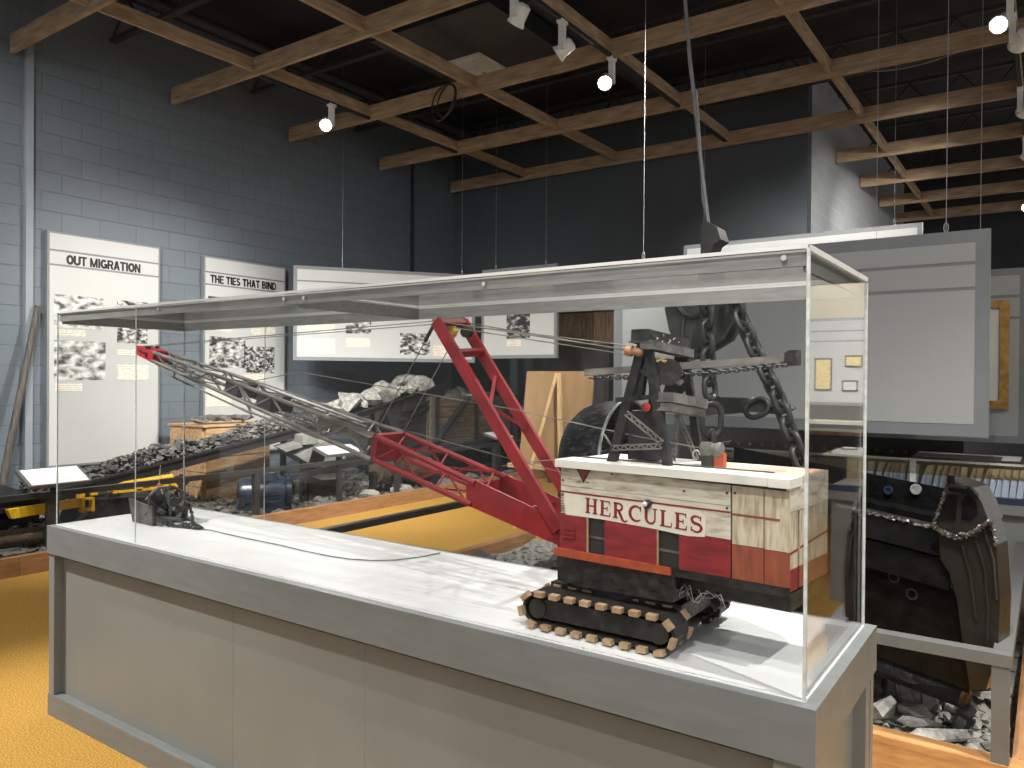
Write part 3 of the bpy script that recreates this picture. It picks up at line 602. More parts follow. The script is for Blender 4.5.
# HERCULES in bracketed serif capitals: every letter drawn from stems, serifs and arcs
def stem(x, w=.17, y0=0., y1=1.): return [('q', [(x, y0), (x+w, y0), (x+w, y1), (x, y1)])]
def serif(x, w, y, h=.07): return [('q', [(x-.08, y), (x+w+.08, y), (x+w+.08, y+h), (x-.08, y+h)])]
def q(*p): return [('q', list(p))]
sw = .17
G = {}
G['H'] = stem(.08)+stem(.56)+serif(.08, sw, 0)+serif(.08, sw, .93)+serif(.56, sw, 0)+serif(.56, sw, .93)+q((.2, .46), (.6, .46), (.6, .55), (.2, .55))
G['E'] = stem(.08)+q((.0, 0), (.66, 0), (.66, .08), (.0, .08))+q((.0, .92), (.64, .92), (.64, 1), (.0, 1))+q((.2, .46), (.5, .46), (.5, .54), (.2, .54))+q((.59, 0), (.66, 0), (.70, .27), (.66, .27))+q((.57, 1), (.64, 1), (.66, .75), (.62, .75))+q((.46, .36), (.5, .36), (.5, .64), (.46, .64))
G['R'] = stem(.08)+serif(.08, sw, 0)+[('r', [(.05, .96)]+arc(.36, .74, .22, .22, 90, -90)+[(.2, .52)], .12)]+[('r', [(.34, .52), (.5, .2), (.62, -.08), (.78, -.14), (.92, -.02)], [.15, .17, .16, .11, .05])]
G['C'] = [('r', arc(.46, .5, .38, .46, 48, 312, 18), [.07+.11*math.sin(PI*i/18) for i in range(19)])]+q((.68, .68), (.74, .66), (.76, .98), (.70, .98))
G['U'] = [('r', [(.14, 1), (.14, .35)]+arc(.40, .34, .26, .29, 180, 360, 12)+[(.66, .4), (.66, 1)], [.17, .17]+[.16-.006*i for i in range(13)]+[.085, .085])]+serif(.06, sw, .93)+serif(.6, .11, .93)
G['L'] = stem(.08)+serif(.08, sw, .93)+q((.0, 0), (.66, 0), (.66, .08), (.0, .08))+q((.59, 0), (.66, 0), (.70, .32), (.66, .32))
G['S'] = [('r', arc(.36, .74, .25, .22, 30, 270, 12)+arc(.36, .27, .27, .25, 90, -150, 12), [.07+.10*math.sin(PI*i/25) for i in range(26)])]+q((.56, .70), (.61, .70), (.62, .98), (.57, .98))+q((.06, .04), (.11, .04), (.12, .30), (.07, .30))
p0, p1 = cf(585.5, 512.5), cf(703.5, 533.5); tz = (cf(586.5, 497.5)-cf(585.5, 512.5)).length
du = (p1-p0); adv = {'H': .95, 'E': .84, 'R': .98, 'C': .92, 'U': .95, 'L': .84, 'S': .74}
tot = sum(adv[c] for c in 'HERCULES'); us = du/tot; uz = V((0, 0, 1))*tz
lm = MB(); cur = 0
for ch in 'HERCULES':
    for g in G[ch]:
        f3 = lambda p, z=0.: p0+us*(cur+p[0])+uz*p[1]+nf*(.0009+z)
        if g[0] == 'q': lm.prism([f3(p) for p in g[1]], nf*.0008)
        else:
            a, b = ribbon(g[1], g[2])
            for i in range(len(a)-1): lm.prism([f3(a[i]), f3(a[i+1]), f3(b[i+1]), f3(b[i])], nf*.0008)
    cur += adv[ch]
build('name_lettering', lm, 'letter_red', cab)
# lamp socket on the stripe, hinge plate, screws
p = cf(648.5, 503.5); k = build('side_lamp', MB().lathe([(.010, 0), (.010, .010), (.007, .014)], p, nf, 16), 'steel_dark', cab, smooth=True)
build('lamp_bulb', MB().lathe([(.007, .010), (.0065, .017), (.003, .020)], p-ux*.002, nf, 14), 'mount', k, smooth=True)
build('hinge_plate', onface([(563, 526), (575, 528), (575, 540), (563, 538)], .0, .004), 'red_wood', cab)
hb = MB()
for y in (528.5, 533, 537): hb.bar(cf(564, y, .005), cf(574, y+1.5, .005), .003, .003, nf)
build('hinge_bars', hb, 'letter_red', cab)
sc_ = MB()
for x, y in ((563, 467), (563, 480), (563, 494), (684, 491), (727, 493), (727, 508), (735, 493), (612, 474)): sc_.tube(cf(x, y), cf(x, y)+nf*.002, .0028, n=8)
build('nail_heads', sc_, 'steel_dark', cab)
dv = MB()
for k in range(7): dv.bar(cf(560.5, 495+k*2.6, .001), cf(563.5, 495.4+k*2.6, .001), .0016, .001, nf)
build('dovetail_marks', dv, 'seam', cab)
# end of the cab: upper crosswise board, upright boards with a dark slot, red dado
def eband(a, b, z0, z1): return MB().prism([B+ue*(CC-B).length*a+V((0, 0, z0)), B+ue*(CC-B).length*b+V((0, 0, z0)), B+ue*(CC-B).length*b+V((0, 0, z1)), B+ue*(CC-B).length*a+V((0, 0, z1))], -ne*.005)
build('end_board', eband(0, 1, 1.212, 1.286), 'white_wood', cab)
for a, b in ((0.01, .22), (.27, .52), (.525, .76), (.765, 1)):
    build('end_board', eband(a, b, 1.085, 1.2105), 'white_wood_v', cab); build('end_board', eband(a, b, 1.036, 1.0845), 'red_wood' if a < .2 else 'rust_red', cab)
build('end_stripe', MB().prism([B+ue*(CC-B).length*a+V((0, 0, z))+ne*.0005 for a, z in ((.0, 1.118), (.21, 1.122), (.21, 1.127), (.0, 1.123))], ne*.0007), 'letter_red', cab)
build('end_stripe', MB().prism([B+ue*(CC-B).length*a+V((0, 0, z))+ne*.0005 for a, z in ((.28, 1.124), (1, 1.138), (1, 1.142), (.28, 1.129))], ne*.0007), 'letter_red', cab)
# roof: front board with an overhang and the low far boards
ov = nf*.018
roof = build('roof_board', MB().prism([at(A+ov-ux*.004, zr-.020), at(B+ov+ux*.004-ux*.045, zr-.020), at(B+ov+ux*.004-ux*.045, zr), at(A+ov-ux*.004, zr)], -nf*.085).bevel(.0015), 'roof_white', shv)
build('roof_corner_board', MB().prism([at(B+ov-ux*.040, zr-.021), at(B+ov+ux*.008, zr-.021), at(B+ov+ux*.008, zr-.001), at(B+ov-ux*.040, zr-.001)], -nf*.082).bevel(.0015), 'roof_white', roof)
fa = A+(D-A)*.30; fd = A+(D-A)*1.02
def rbit(u0, u1, m, dz=0., nm='roof_inner_board'): build(nm, MB().prism([at(fa+ux*u0, zr-.015), at(fa+ux*u1, zr-.015), at(fa+ux*u1, zr-.003+dz), at(fa+ux*u0, zr-.003+dz)], (fd-fa)), m, roof)
rbit(.0, .18, 'roof_white'); rbit(.182, .36, 'roof_white'); rbit(.362, .47, 'roof_yellow'); rbit(.472, .60, 'roof_pink')
rg = MB().bar(at(A+ux*.02, zr+.001)-nf*.075, at(B-ux*.06, zr+.001)-nf*.075, .006, .004)
build('roof_groove', rg, 'grey_iron', roof)
# platform below the cab
pl = build('revolving_platform', MB().prism([cf(x, y, -.001) for x, y in ((557.5, 553), (675, 574), (672, 603), (576, 586), (572, 583.5), (557.5, 580))], (-nf*.235)).bevel(.003), 'black_iron', shv)
build('orange_angle', onface([(556, 546.5), (612, 556.5), (672, 567.5), (672, 575), (612, 564.5), (556, 554.5)], .001, .009), 'orange', pl)
build('counter_frame', MB().hexa([(-.74, 1.79, .985), (-.47, 1.765, .985), (-.455, 1.95, .985), (-.74, 1.97, .985)], [(-.76, 1.775, 1.03), (-.466, 1.75, 1.03), (-.445, 1.965, 1.03), (-.76, 1.99, 1.03)]), 'black_iron', pl)
build('turntable', MB().lathe([(.12, -.06), (.12, -.03), (.10, -.028), (.10, .0), (.125, .002), (.125, .018)], (-.93, 1.9, .985), (0, 0, 1), 32), 'black_iron', pl, smooth=True)
build('car_body', MB().box(-1.12, -.74, 1.80, 2.0, .90, .945).bevel(.008), 'black_iron', pl)
jk = MB(); rnd = random.Random(3)
for k in range(16):
    c = PY(rnd.uniform(674, 730), rnd.uniform(583, 608), rnd.uniform(1.80, 1.92)); jk.hull(c, (rnd.uniform(.008, .02), .012, rnd.uniform(.008, .016)), k, 9)
build('gear_cluster', jk, 'track_rubber', pl)
wp = MB(); 
for s_ in range(3):
    pts = [PY(676+i*4.4+rnd.uniform(-1, 1), 586+rnd.uniform(-4, 14)+i*.9, rnd.uniform(1.765, 1.80)) for i in range(12)]; wp.path(pts, .0010, 5)
build('loose_wire', wp, 'silver', pl)
# crawler tracks
def track(xa, xb, y0, y1, near):
    r = .043; zc = ZT+.052; tr = None
    def loop(t):
        L = xb-xa; per = 2*L+2*PI*r; s_ = (t % 1)*per
        if s_ < L: return V((xb-s_, 0, zc+r)), V((-1, 0, 0)), V((0, 0, 1))
        s_ -= L
        if s_ < PI*r: a = PI/2+s_/r; n_ = V((math.cos(a), 0, math.sin(a))); return V((xa, 0, zc))+n_*r, V((-math.sin(a), 0, math.cos(a))), n_
        s_ -= PI*r
        if s_ < L: return V((xa+s_, 0, zc-r)), V((1, 0, 0)), V((0, 0, -1))
        s_ -= L; a = 1.5*PI+s_/r; n_ = V((math.cos(a), 0, math.sin(a))); return V((xb, 0, zc))+n_*r, V((-math.sin(a), 0, math.cos(a))), n_
    NS = 21
    mb = MB()
    for k in range(NS*2):
        p, d, n_ = loop((k+.5)/(NS*2)); p.y = (y0+y1)/2; mb.obox(p-n_*.004, d*.0115, V((0, (y1-y0)/2-.004, 0)), n_*.004)
    tr = build('crawler_track', mb, 'track_rubber', shv)
    build('side_frame', MB().prism([(xa-.012, y0+.012, zc-.018), (xa+.0, y0+.012, zc-.024), (xb-.02, y0+.012, zc-.024), (xb+.012, y0+.012, zc-.012), (xb+.012, y0+.012, zc+.014), (xb-.02, y0+.012, zc+.026), (xa, y0+.012, zc+.026), (xa-.012, y0+.012, zc+.016)], (0, y1-y0-.024, 0)).bevel(.003), 'black_iron', tr)
    for x in (xa, xb): build('end_wheel', MB().tube((x, y0+.006, zc), (x, y1-.006, zc), .026, n=16), 'track_rubber', tr, smooth=True)
    for k in range(NS):
        p, d, n_ = loop((k+.25)/NS)
        for y in (y0-.004, y1+.004):
            if y > 1.85 and near: continue
            q_ = V((p.x, y, p.z))
            build('tread_block', MB().obox(q_-n_*.001, d*.0125, V((0, .010, 0)), n_*.0065).bevel(.0025), 'tan' if near else 'track_rubber', tr)
            if not near: break
track(-1.112, -.765, 1.712, 1.802, True); track(-1.112, -.765, 2.02, 2.11, False)
build('axle', MB().tube((-1.0, 1.80, ZT+.06), (-1.0, 2.03, ZT+.06), .02).tube((-.86, 1.80, ZT+.06), (-.86, 2.03, ZT+.06), .02), 'black_iron', shv)

# mast (A-frame ladder) - two red legs with rungs
YA, YBk = 1.815, 1.995
def seg_y(y, *pp): return [PY(a, b, y) for a, b in pp]
l1 = seg_y(YA, (436, 321), (559, 530)); l2 = seg_y(YBk, (463, 322), (559, 478))
l2[1] = l2[0]+(l1[1]-l1[0]).normalized()*(l1[1]-l1[0]).length
upm = V((-.6, 0, .8))
mast = build('mast_leg', MB().bar(l1[0], l1[1], .014, .036, (1, 0, .77)), 'red', shv); build('mast_leg', MB().bar(l2[0], l2[1], .014, .036, (1, 0, .77)), 'red', shv)
for f, w, h in ((.012, .016, .03), (.17, .012, .030),):
    build('mast_rung', MB().bar(l1[0].lerp(l1[1], f), l2[0].lerp(l2[1], f), w, h, (1, 0, .77)), 'red', mast)
build('mast_rung', MB().bar(l1[0].lerp(l1[1], .46), l2[0].lerp(l2[1], .30), .010, .010), 'red', mast)
build('mast_rung', MB().bar(l1[0].lerp(l1[1], .42), l2[0].lerp(l2[1], .58), .008, .008), 'red', mast)
mt = (l1[0]+l2[0])/2
build('sheave', MB().lathe([(.016, -.012), (.020, -.01), (.013, -.003), (.013, .003), (.020, .01), (.016, .012)], mt-V((-.02, .02, .035)), (0, 1, 0), 18), 'brass', mast, smooth=True)
build('sheave', MB().lathe([(.016, -.012), (.020, -.01), (.013, -.003), (.013, .003), (.020, .01), (.016, .012)], mt-V((-.03, -.05, .03)), (0, 1, 0), 18), 'black_iron', mast, smooth=True)
# boom: red lattice butt, grey truss, red tip
foot = V((-1.10, 1.905, 1.075)); tip = PY(143, 350, 1.93); mid = PY(390, 447, 1.915)
def BP(s, side, top):
    """s: 0 foot .. 1 tip; side -1 near / +1 far; top -1/+1"""
    p = foot.lerp(mid, s/.33) if s < .33 else mid.lerp(tip, (s-.33)/.67)
    wy = .086-(.086-.030)*max(0, (s-.05)/.95); hh = .034+.012*math.sin(min(1, s/.33)*PI*.5) if s < .33 else .046-(.046-.022)*((s-.33)/.67)
    return p+V((0, side*wy, 0))+V((.02, 0, .1)).normalized()*top*hh
R2 = MB()
for sd in (-1, 1):
    R2.hexa([BP(.0, sd, -1), BP(.0, sd, 1), BP(.15, sd, 1), BP(.15, sd, -1)], [p+V((0, .006, 0)) for p in (BP(.0, sd, -1), BP(.0, sd, 1), BP(.15, sd, 1), BP(.15, sd, -1))])
boom = build('boom_foot_plate', R2, 'red', shv)
ch_ = MB()
for sd in (-1, 1):
    for tp in (-1, 1): ch_.path([BP(.14, sd, tp*.8), BP(.33, sd, tp*.86)], .010, 6)
build('boom_chord', ch_, 'red', boom)
la = MB()
for sd in (-1, 1):
    for i in range(4):
        s0 = .15+i*.045; la.bar(BP(s0, sd, -.8), BP(s0+.045, sd, .8), .005, .005) if i % 2 == 0 else la.bar(BP(s0, sd, .8), BP(s0+.045, sd, -.8), .005, .005)
for i in range(5):
    s0 = .12+i*.042; a, b = (-1, 1) if i % 2 == 0 else (1, -1)
    la.bar(BP(s0, a, .8), BP(s0+.042, b, .8), .005, .005); la.bar(BP(s0, a, -.8), BP(s0+.042, b, -.8), .005, .005)
build('boom_lacing', la, 'red', boom)
build('boom_joint_plate', MB().hexa([BP(.328, -1, -1), BP(.328, 1, -1), BP(.328, 1, 1), BP(.328, -1, 1)], [BP(.338, -1, -1), BP(.338, 1, -1), BP(.338, 1, 1), BP(.338, -1, 1)]), 'red', boom)
cross = MB()
for s_ in (.06, .15): cross.bar(BP(s_, -1, 0), BP(s_, 1, 0), .012, .04)
build('boom_cross_plate', cross, 'red', boom)
g = MB()
for sd in (-1, 1):
    for tp in (-1, 1): g.path([BP(.335, sd, tp*.9), BP(.65, sd, tp*.9), BP(.94, sd, tp*.8)], .0085, 6)
build('boom_chord', g, 'boom_steel', boom)
g = MB(); ns = 13
for sd in (-1, 1):
    for i in range(ns):
        s0 = .35+i*(.58/ns); s1 = s0+.58/ns; a, b = (-.9, .9) if i % 2 == 0 else (.9, -.9)
        g.bar(BP(s0, sd, a), BP(s1, sd, b), .006, .006)
for i in range(ns):
    s0 = .35+i*(.58/ns); s1 = s0+.58/ns; a, b = (-1, 1) if i % 2 == 0 else (1, -1)
    g.bar(BP(s0, a, .9), BP(s1, b, .9), .005, .005); g.bar(BP(s0, a, -.9), BP(s1, b, -.9), .005, .005)
build('boom_lacing', g, 'boom_steel', boom)
for s_ in (.575, .665): build('boom_web_plate', MB().hexa([BP(s_, -1, -.75), BP(s_+.036, -1, -.75), BP(s_+.036, -1, .75), BP(s_, -1, .75)], [BP(s_, 1, -.75), BP(s_+.036, 1, -.75), BP(s_+.036, 1, .75), BP(s_, 1, .75)]), 'track_rubber', boom)
wk = MB()
wk.bar(BP(.36, -1, 1.5), BP(.62, -.6, 1.5), .022, .005); wk.bar(BP(.40, 1, .2), BP(.60, 1, .2), .02, .02); wk.bar(BP(.36, -.3, 0), BP(.47, -.3, .3), .035, .03)
build('boom_walkway', wk, 'boom_steel', boom)
ty = MB()
for sd in (-1, 1):
    ty.path([BP(.94, sd, -.8), BP(.86, sd, -1.9), BP(.66, sd, -1.75), BP(.52, sd, -1.3), BP(.40, sd, -.9)], .0045, 6)
    ty.bar(BP(.86, sd, -.9), BP(.86, sd, -1.9), .006, .006); ty.bar(BP(.665, sd, .9), BP(.62, sd, -1.75), .007, .007); ty.bar(BP(.62, sd, -1.75), BP(.655, sd, -1.75), .007, .007)
build('boom_truss_rod', ty, 'boom_steel', boom)
bt = build('boom_tip', MB().hexa([BP(.935, -1.15, -1.1), BP(1, -1.15, -.9), BP(1, -1.15, .9), BP(.935, -1.15, 1.1)], [BP(.935, 1.15, -1.1), BP(1, 1.15, -.9), BP(1, 1.15, .9), BP(.935, 1.15, 1.1)]).bevel(.004), 'red_tip', boom)
build('tip_bracket', MB().bar(BP(.985, -1.3, .2), BP(.957, -1.3, .2), .006, .006).bar(BP(.957, -1.3, .2), BP(.957, -1.3, -.5), .006, .006).tube(BP(.96, -1, 1.1), BP(.96, -1, 1.5), .012).tube(BP(.975, 1, 1.0), BP(.975, 1, 1.4), .010), 'steel_dark', bt)
# cab-top tower: near and far A-frames, beam box, platforms, lattice braces
YN, YR = 1.80, 1.985
roofz = zr-.004
def RF(px, y): r = ray(px, 460); t = y/r.y; return V((r.x*t, y, roofz))
apN, apF = PY(643, 345, YN), PY(681, 352, YR)
fN0, fN1, fF0, fF1 = RF(612, YN), RF(668, YN), RF(646, YR), RF(700, YR)
tw = build('tower_leg', MB().bar(apN, fN0, .024, .018, (0, 1, 0)), 'black_iron', shv)
build('tower_leg', MB().bar(apN+V((.012, 0, 0)), fN1, .022, .018, (0, 1, 0)), 'black_iron', shv)
build('tower_leg', MB().bar(apF, fF0, .020, .016, (0, 1, 0)), 'black_iron', shv); build('tower_leg', MB().bar(apF+V((.01, 0, 0)), fF1, .020, .016, (0, 1, 0)), 'black_iron', shv)
bx0 = PY(639.5, 335, YN-.035); bx1 = PY(682, 345, YR+.02)
build('tower_top_beam', MB().bar(bx0, bx1, .048, .030), 'black_iron', tw)
build('tower_top_beam', MB().bar(bx0-V((-.018, 0, .024)), bx1-V((-.018, 0, .024)), .034, .022), 'grey_iron', tw)
fk = MB(); rnd = random.Random(9)
for k in range(9): p_ = bx0.lerp(bx1, rnd.uniform(.1, .95)); fk.hull(p_+V((.0245, 0, rnd.uniform(-.010, .012))), (.001, rnd.uniform(.002, .006), rnd.uniform(.002, .005)), k, 8)
for k in range(4): p_ = bx0.lerp(bx1, .1+.25*k); fk.hull(p_+V((-.005, 0, .0155)), (.02, .01, .001), 20+k, 8)
build('paint_fleck', fk, 'mount', tw)
build('tower_top_plate', MB().bar(bx0-V((0, 0, .016)), bx1-V((0, 0, .016)), .062, .004), 'grey_iron', tw)
pb = [PY(664, 397, YN-.01), PY(699, 404, YR-.01)]
build('platform_beam', MB().bar(pb[0], pb[1], .052, .024), 'grey_iron', tw); build('platform_beam', MB().bar(pb[0]-V((0, 0, .024)), pb[1]-V((.0, 0, .024)), .040, .020), 'grey_iron', tw)
build('tower_strap', MB().bar(apN.lerp(fN0, .45), PY(662, 396, YN), .010, .012).bar(apN.lerp(fN0, .2), apN.lerp(fN1, .25), .01, .012).bar(PY(618, 400, YN), PY(640, 398, YN), .03, .012), 'black_iron', tw)
def ladder(p, q_, up, w, m=7, nm='lattice_brace', mm='boom_steel'):
    p, q_, up = V(p), V(q_), V(up).normalized(); mb = MB().bar(p+up*w, q_+up*w, .0035, .0035); mb.bar(p-up*w, q_-up*w, .0035, .0035)
    for i in range(m):
        a, b = p.lerp(q_, i/m), p.lerp(q_, (i+1)/m); s_ = 1 if i % 2 else -1; mb.bar(a+up*w*s_, b-up*w*s_, .003, .003)
    build(nm, mb, mm, tw)
ladder(PY(612, 448, YN-.012), PY(662, 446, YN-.012), (0, 0, 1), .006, 12)
ladder(PY(626, 413, YN-.012), PY(662, 443, YN-.012), (.6, 0, .8), .006, 9)
ladder(PY(673, 462, YR-.06), PY(677, 415, YR-.06), (1, 0, 0), .005, 9); ladder(PY(678, 415, YR-.06), PY(697, 460, YR-.06), (1, 0, .3), .005, 9)
build('lattice_brace', MB().bar(PY(604, 434, YN), PY(613, 448, YN), .004, .004).bar(PY(601, 434, YN), PY(601, 452, YN), .003, .003), 'boom_steel', tw)
mc = MB(); rnd = random.Random(11)
for k in range(14): mc.hull(PY(rnd.uniform(640, 682), rnd.uniform(352, 388), rnd.uniform(1.84, 1.95)), (.012, .014, rnd.uniform(.008, .018)), k, 10)
mc.tube(PY(668, 372, 1.84), PY(668, 372, 1.90), .035, n=20); mc.tube(PY(676, 385, 1.9), PY(676, 385, 1.96), .028, n=20)
mc.bar(PY(646, 350, 1.87), PY(640, 396, 1.87), .02, .02); mc.bar(PY(655, 362, 1.9), PY(650, 462, 1.9), .02, .016); mc.box(-.92, -.84, 1.86, 1.92, 1.29, 1.42)
build('winch_machinery', mc, 'track_rubber', tw)
build('red_drum', MB().tube(PY(646, 407, 1.83), PY(646, 407, 1.90), .012, n=14), 'red_tip', tw, smooth=True)
build('brass_fitting', MB().hull(PY(658, 358, 1.82), (.010, .01, .006), 5).hull(PY(664, 361, 1.82), (.007, .007, .005), 6), 'brass', tw)
build('wood_sheave', MB().lathe([(.009, -.025), (.0145, -.020), (.0145, -.007), (.008, -.003), (.008, .004), (.012, .007), (.009, .022)], PY(634.5, 351.5, YN-.02), (1, .1, -.15), 18), 'wood_knob', tw, smooth=True)
# dipper stick with its rack chain
s0, s1 = PY(586, 372.5, 1.90), PY(793, 358.5, 1.90)
stk = build('dipper_stick', MB().bar(s0, s1, .020, .018), 'boom_steel', shv)
e0 = PY(794, 358, 1.90); build('stick_end_block', MB().obox(e0, V((.011, 0, .001)), V((0, .02, 0)), V((0, 0, .018))).obox(e0-V((.013, 0, 0)), V((.006, 0, 0)), V((0, .016, 0)), V((0, 0, .013))), 'black_iron', stk)
cm = MB(); c0, c1 = PY(590, 378, 1.89), PY(787, 364, 1.89); cN = 46
for k in range(cN):
    p = c0.lerp(c1, (k+.5)/cN)-V((0, 0, .008*math.sin(PI*(k+.5)/cN))); cm.link(p, c1-c0, (0, 0, 1) if k % 2 else (0, 1, 0), .017, .010, .0024, 5)
build('rack_chain', cm, 'hook_black', stk)
# small winch on the roof
wn = build('roof_winch', MB().box(*[f for f in (-.715, -.685, 1.855, 1.885, roofz-.002, roofz+.040)]).bevel(.003), 'steel_dark', shv)
wc = PY(713, 452, 1.868)
build('winch_motor', MB().box(-.684, -.660, 1.858, 1.884, roofz-.002, roofz+.036).bevel(.002), 'orange', wn)
build('winch_drum', MB().lathe([(.02, -.026), (.02, -.003), (.017, 0), (.017, .012), (.02, .014), (.02, .026)], (-.692, 1.868, roofz+.043), (1, 0, 0), 20), 'grey_iron', wn, smooth=True)
build('winch_hook', MB().path([V((-.726, 1.85, roofz+.03))+V((.009*math.cos(a), 0, .012*math.sin(a))) for a in [i*.5 for i in range(11)]], .002, 6), 'silver', wn, smooth=True)
# wire ropes
def rope(name, pts, r=.0018, m='boom_steel'): build(name, MB().path(pts, r, 5), m, shv)
tN, tF = l1[0], l2[0]
rope('boom_rope', [tN, BP(.99, -.6, 1)], .0016); rope('boom_rope', [tF, BP(.99, .6, 1)], .0016)
rope('boom_rope', [tN, BP(.335, -1, 1)], .0018); rope('boom_rope', [tF, BP(.335, 1, 1)], .0018)
build('rope_socket', MB().bar(tN, tN.lerp(BP(.335, -1, 1), .17), .008, .008), 'black_iron', shv)
for a, b in ((tN, PY(636, 351, YN)), (tF, PY(636, 352, YN+.03)), (tF-V((0, 0, .01)), PY(680, 352, YR)), (tN-V((0, 0, .012)), PY(650, 358, YN))): rope('backstay_rope', [a, b], .0018)
rope('hoist_rope', [BP(.66, -.3, 1.2), PY(300, 372, 1.9), PY(512, 409, 1.88), PY(640, 437, 1.86), PY(712, 450, 1.86)], .0016)
rope('hoist_rope', [BP(.60, .4, .5), PY(560, 472, 1.9)], .0014)
rope('drag_rope', [PY(502, 466, 1.9), PY(530, 462, 1.9), PY(560, 459, 1.9)], .0016)

# the model's dragline bucket lying at the far end of the case
mbk = thing('model_bucket', PZ(158, 522, ZT), 'small black model bucket lying at the far left end of the case floor', 'model bucket')
_b0 = set(o.name for o in bpy.data.objects)
build('bucket_shell', MB().hexa([(-3.47, 1.87, ZT+.002), (-3.28, 1.87, ZT+.002), (-3.28, 1.882, ZT+.002), (-3.47, 1.882, ZT+.002)], [(-3.49, 1.86, ZT+.125), (-3.27, 1.86, ZT+.10), (-3.27, 1.872, ZT+.10), (-3.49, 1.872, ZT+.125)])
      .hexa([(-3.47, 2.05, ZT+.002), (-3.28, 2.05, ZT+.002), (-3.28, 2.062, ZT+.002), (-3.47, 2.062, ZT+.002)], [(-3.49, 2.06, ZT+.125), (-3.27, 2.06, ZT+.10), (-3.27, 2.072, ZT+.10), (-3.49, 2.072, ZT+.125)])
      .hexa([(-3.475, 1.872, ZT+.002), (-3.462, 1.872, ZT+.002), (-3.462, 2.06, ZT+.002), (-3.475, 2.06, ZT+.002)], [(-3.495, 1.862, ZT+.125), (-3.482, 1.862, ZT+.125), (-3.482, 2.07, ZT+.125), (-3.495, 2.07, ZT+.125)])
      .box(-3.47, -3.27, 1.875, 2.06, ZT+.002, ZT+.014), 'dirty_bucket', mbk)
ar = MB().path([(-3.30, 1.865, ZT+.09), (-3.31, 1.87, ZT+.15), (-3.31, 1.92, ZT+.185), (-3.31, 2.0, ZT+.185), (-3.31, 2.06, ZT+.15), (-3.30, 2.066, ZT+.09)], .0085, 8)
build('bucket_arch', ar, 'dirty_bucket', mbk, smooth=True)
sp_ = MB(); rnd = random.Random(5)
for k in range(12): sp_.hull((rnd.uniform(-3.45, -3.25), rnd.uniform(1.88, 2.05), ZT+rnd.uniform(.05, .14)), (.025, .03, .03), k, 11)
build('bucket_load', sp_, 'dirty_bucket', mbk)
for k in range(4):
    y = 1.885+k*.055; build('bucket_tooth', MB().hexa([(-3.275, y, ZT+.003), (-3.275, y+.02, ZT+.003), (-3.275, y+.02, ZT+.022), (-3.275, y, ZT+.022)], [(-3.225, y+.006, ZT+.003), (-3.225, y+.014, ZT+.003), (-3.225, y+.014, ZT+.008), (-3.225, y+.006, ZT+.008)]), 'dirty_bucket', mbk)
chn = MB()
def chain(mb, pts, L, Wd, r, n=6):
    pts = [V(p) for p in pts]; d = [0]
    for a, b in zip(pts, pts[1:]): d.append(d[-1]+(b-a).length)
    k = 0; step = L-2.6*r; s_ = step/2
    while s_ < d[-1]:
        i = max(j for j in range(len(d)-1) if d[j] <= s_); f = (s_-d[i])/(d[i+1]-d[i]); p = pts[i].lerp(pts[i+1], f); dd = pts[i+1]-pts[i]
        side = V((0, 0, 1)).cross(dd) if abs(dd.normalized().z) < .9 else V((_R.x, _R.y, 0))
        if k % 2: side = dd.cross(side)
        mb.link(p, dd, side, L, Wd, r, n); s_ += step; k += 1
    return mb
chain(chn, [(-3.25, 1.89, ZT+.05), (-3.2, 1.90, ZT+.012), (-3.12, 1.93, ZT+.006), (-3.0, 1.955, ZT+.006)], .022, .014, .003, 5)
chain(chn, [(-3.25, 2.05, ZT+.10), (-3.2, 2.04, ZT+.05), (-3.16, 2.02, ZT+.01), (-3.0, 1.97, ZT+.006)], .022, .014, .003, 5)
chain(chn, [(-3.12, 1.93, ZT+.018), (-3.06, 1.96, ZT+.02), (-2.99, 1.96, ZT+.014)], .024, .016, .0035, 5)
build('drag_chain', chn, 'hook_black', mbk)
tg = MB().path([(-3.4, 1.90, ZT+.12), (-3.34, 1.94, ZT+.21), (-3.30, 2.0, ZT+.15)], .0025, 5); tg.path([(-3.34, 1.94, ZT+.21), (-3.27, 1.92, ZT+.16)], .002, 5); tg.path([(-3.34, 1.94, ZT+.21), (-3.36, 1.96, ZT+.30)], .0018, 5)
build('hoist_string', tg, 'pine', mbk)
# settle the bucket a little smaller and closer to its cable
for o_ in [o for o in bpy.data.objects if o.name not in _b0]:
    for v_ in o_.data.vertices:
        w_ = v_.co+ORG[mbk.name]; w_ = V((-2.99+(w_.x+2.99)*.86, 1.96+(w_.y-1.96)*.86, ZT+(w_.z-ZT)*.86)); v_.co = w_-ORG[mbk.name]
dr = MB(); pts = [(-3.0, 1.96, ZT+.006)]+[PZ(x, y, ZT+.004) for x, y in ((210, 530), (245, 538), (280, 545), (305, 551), (330, 556), (350, 559), (372, 560.5), (395, 560), (420, 557), (440, 553))]
build('drag_wire', MB().path(pts, .0024, 6), 'grey_cable', mbk, smooth=True)

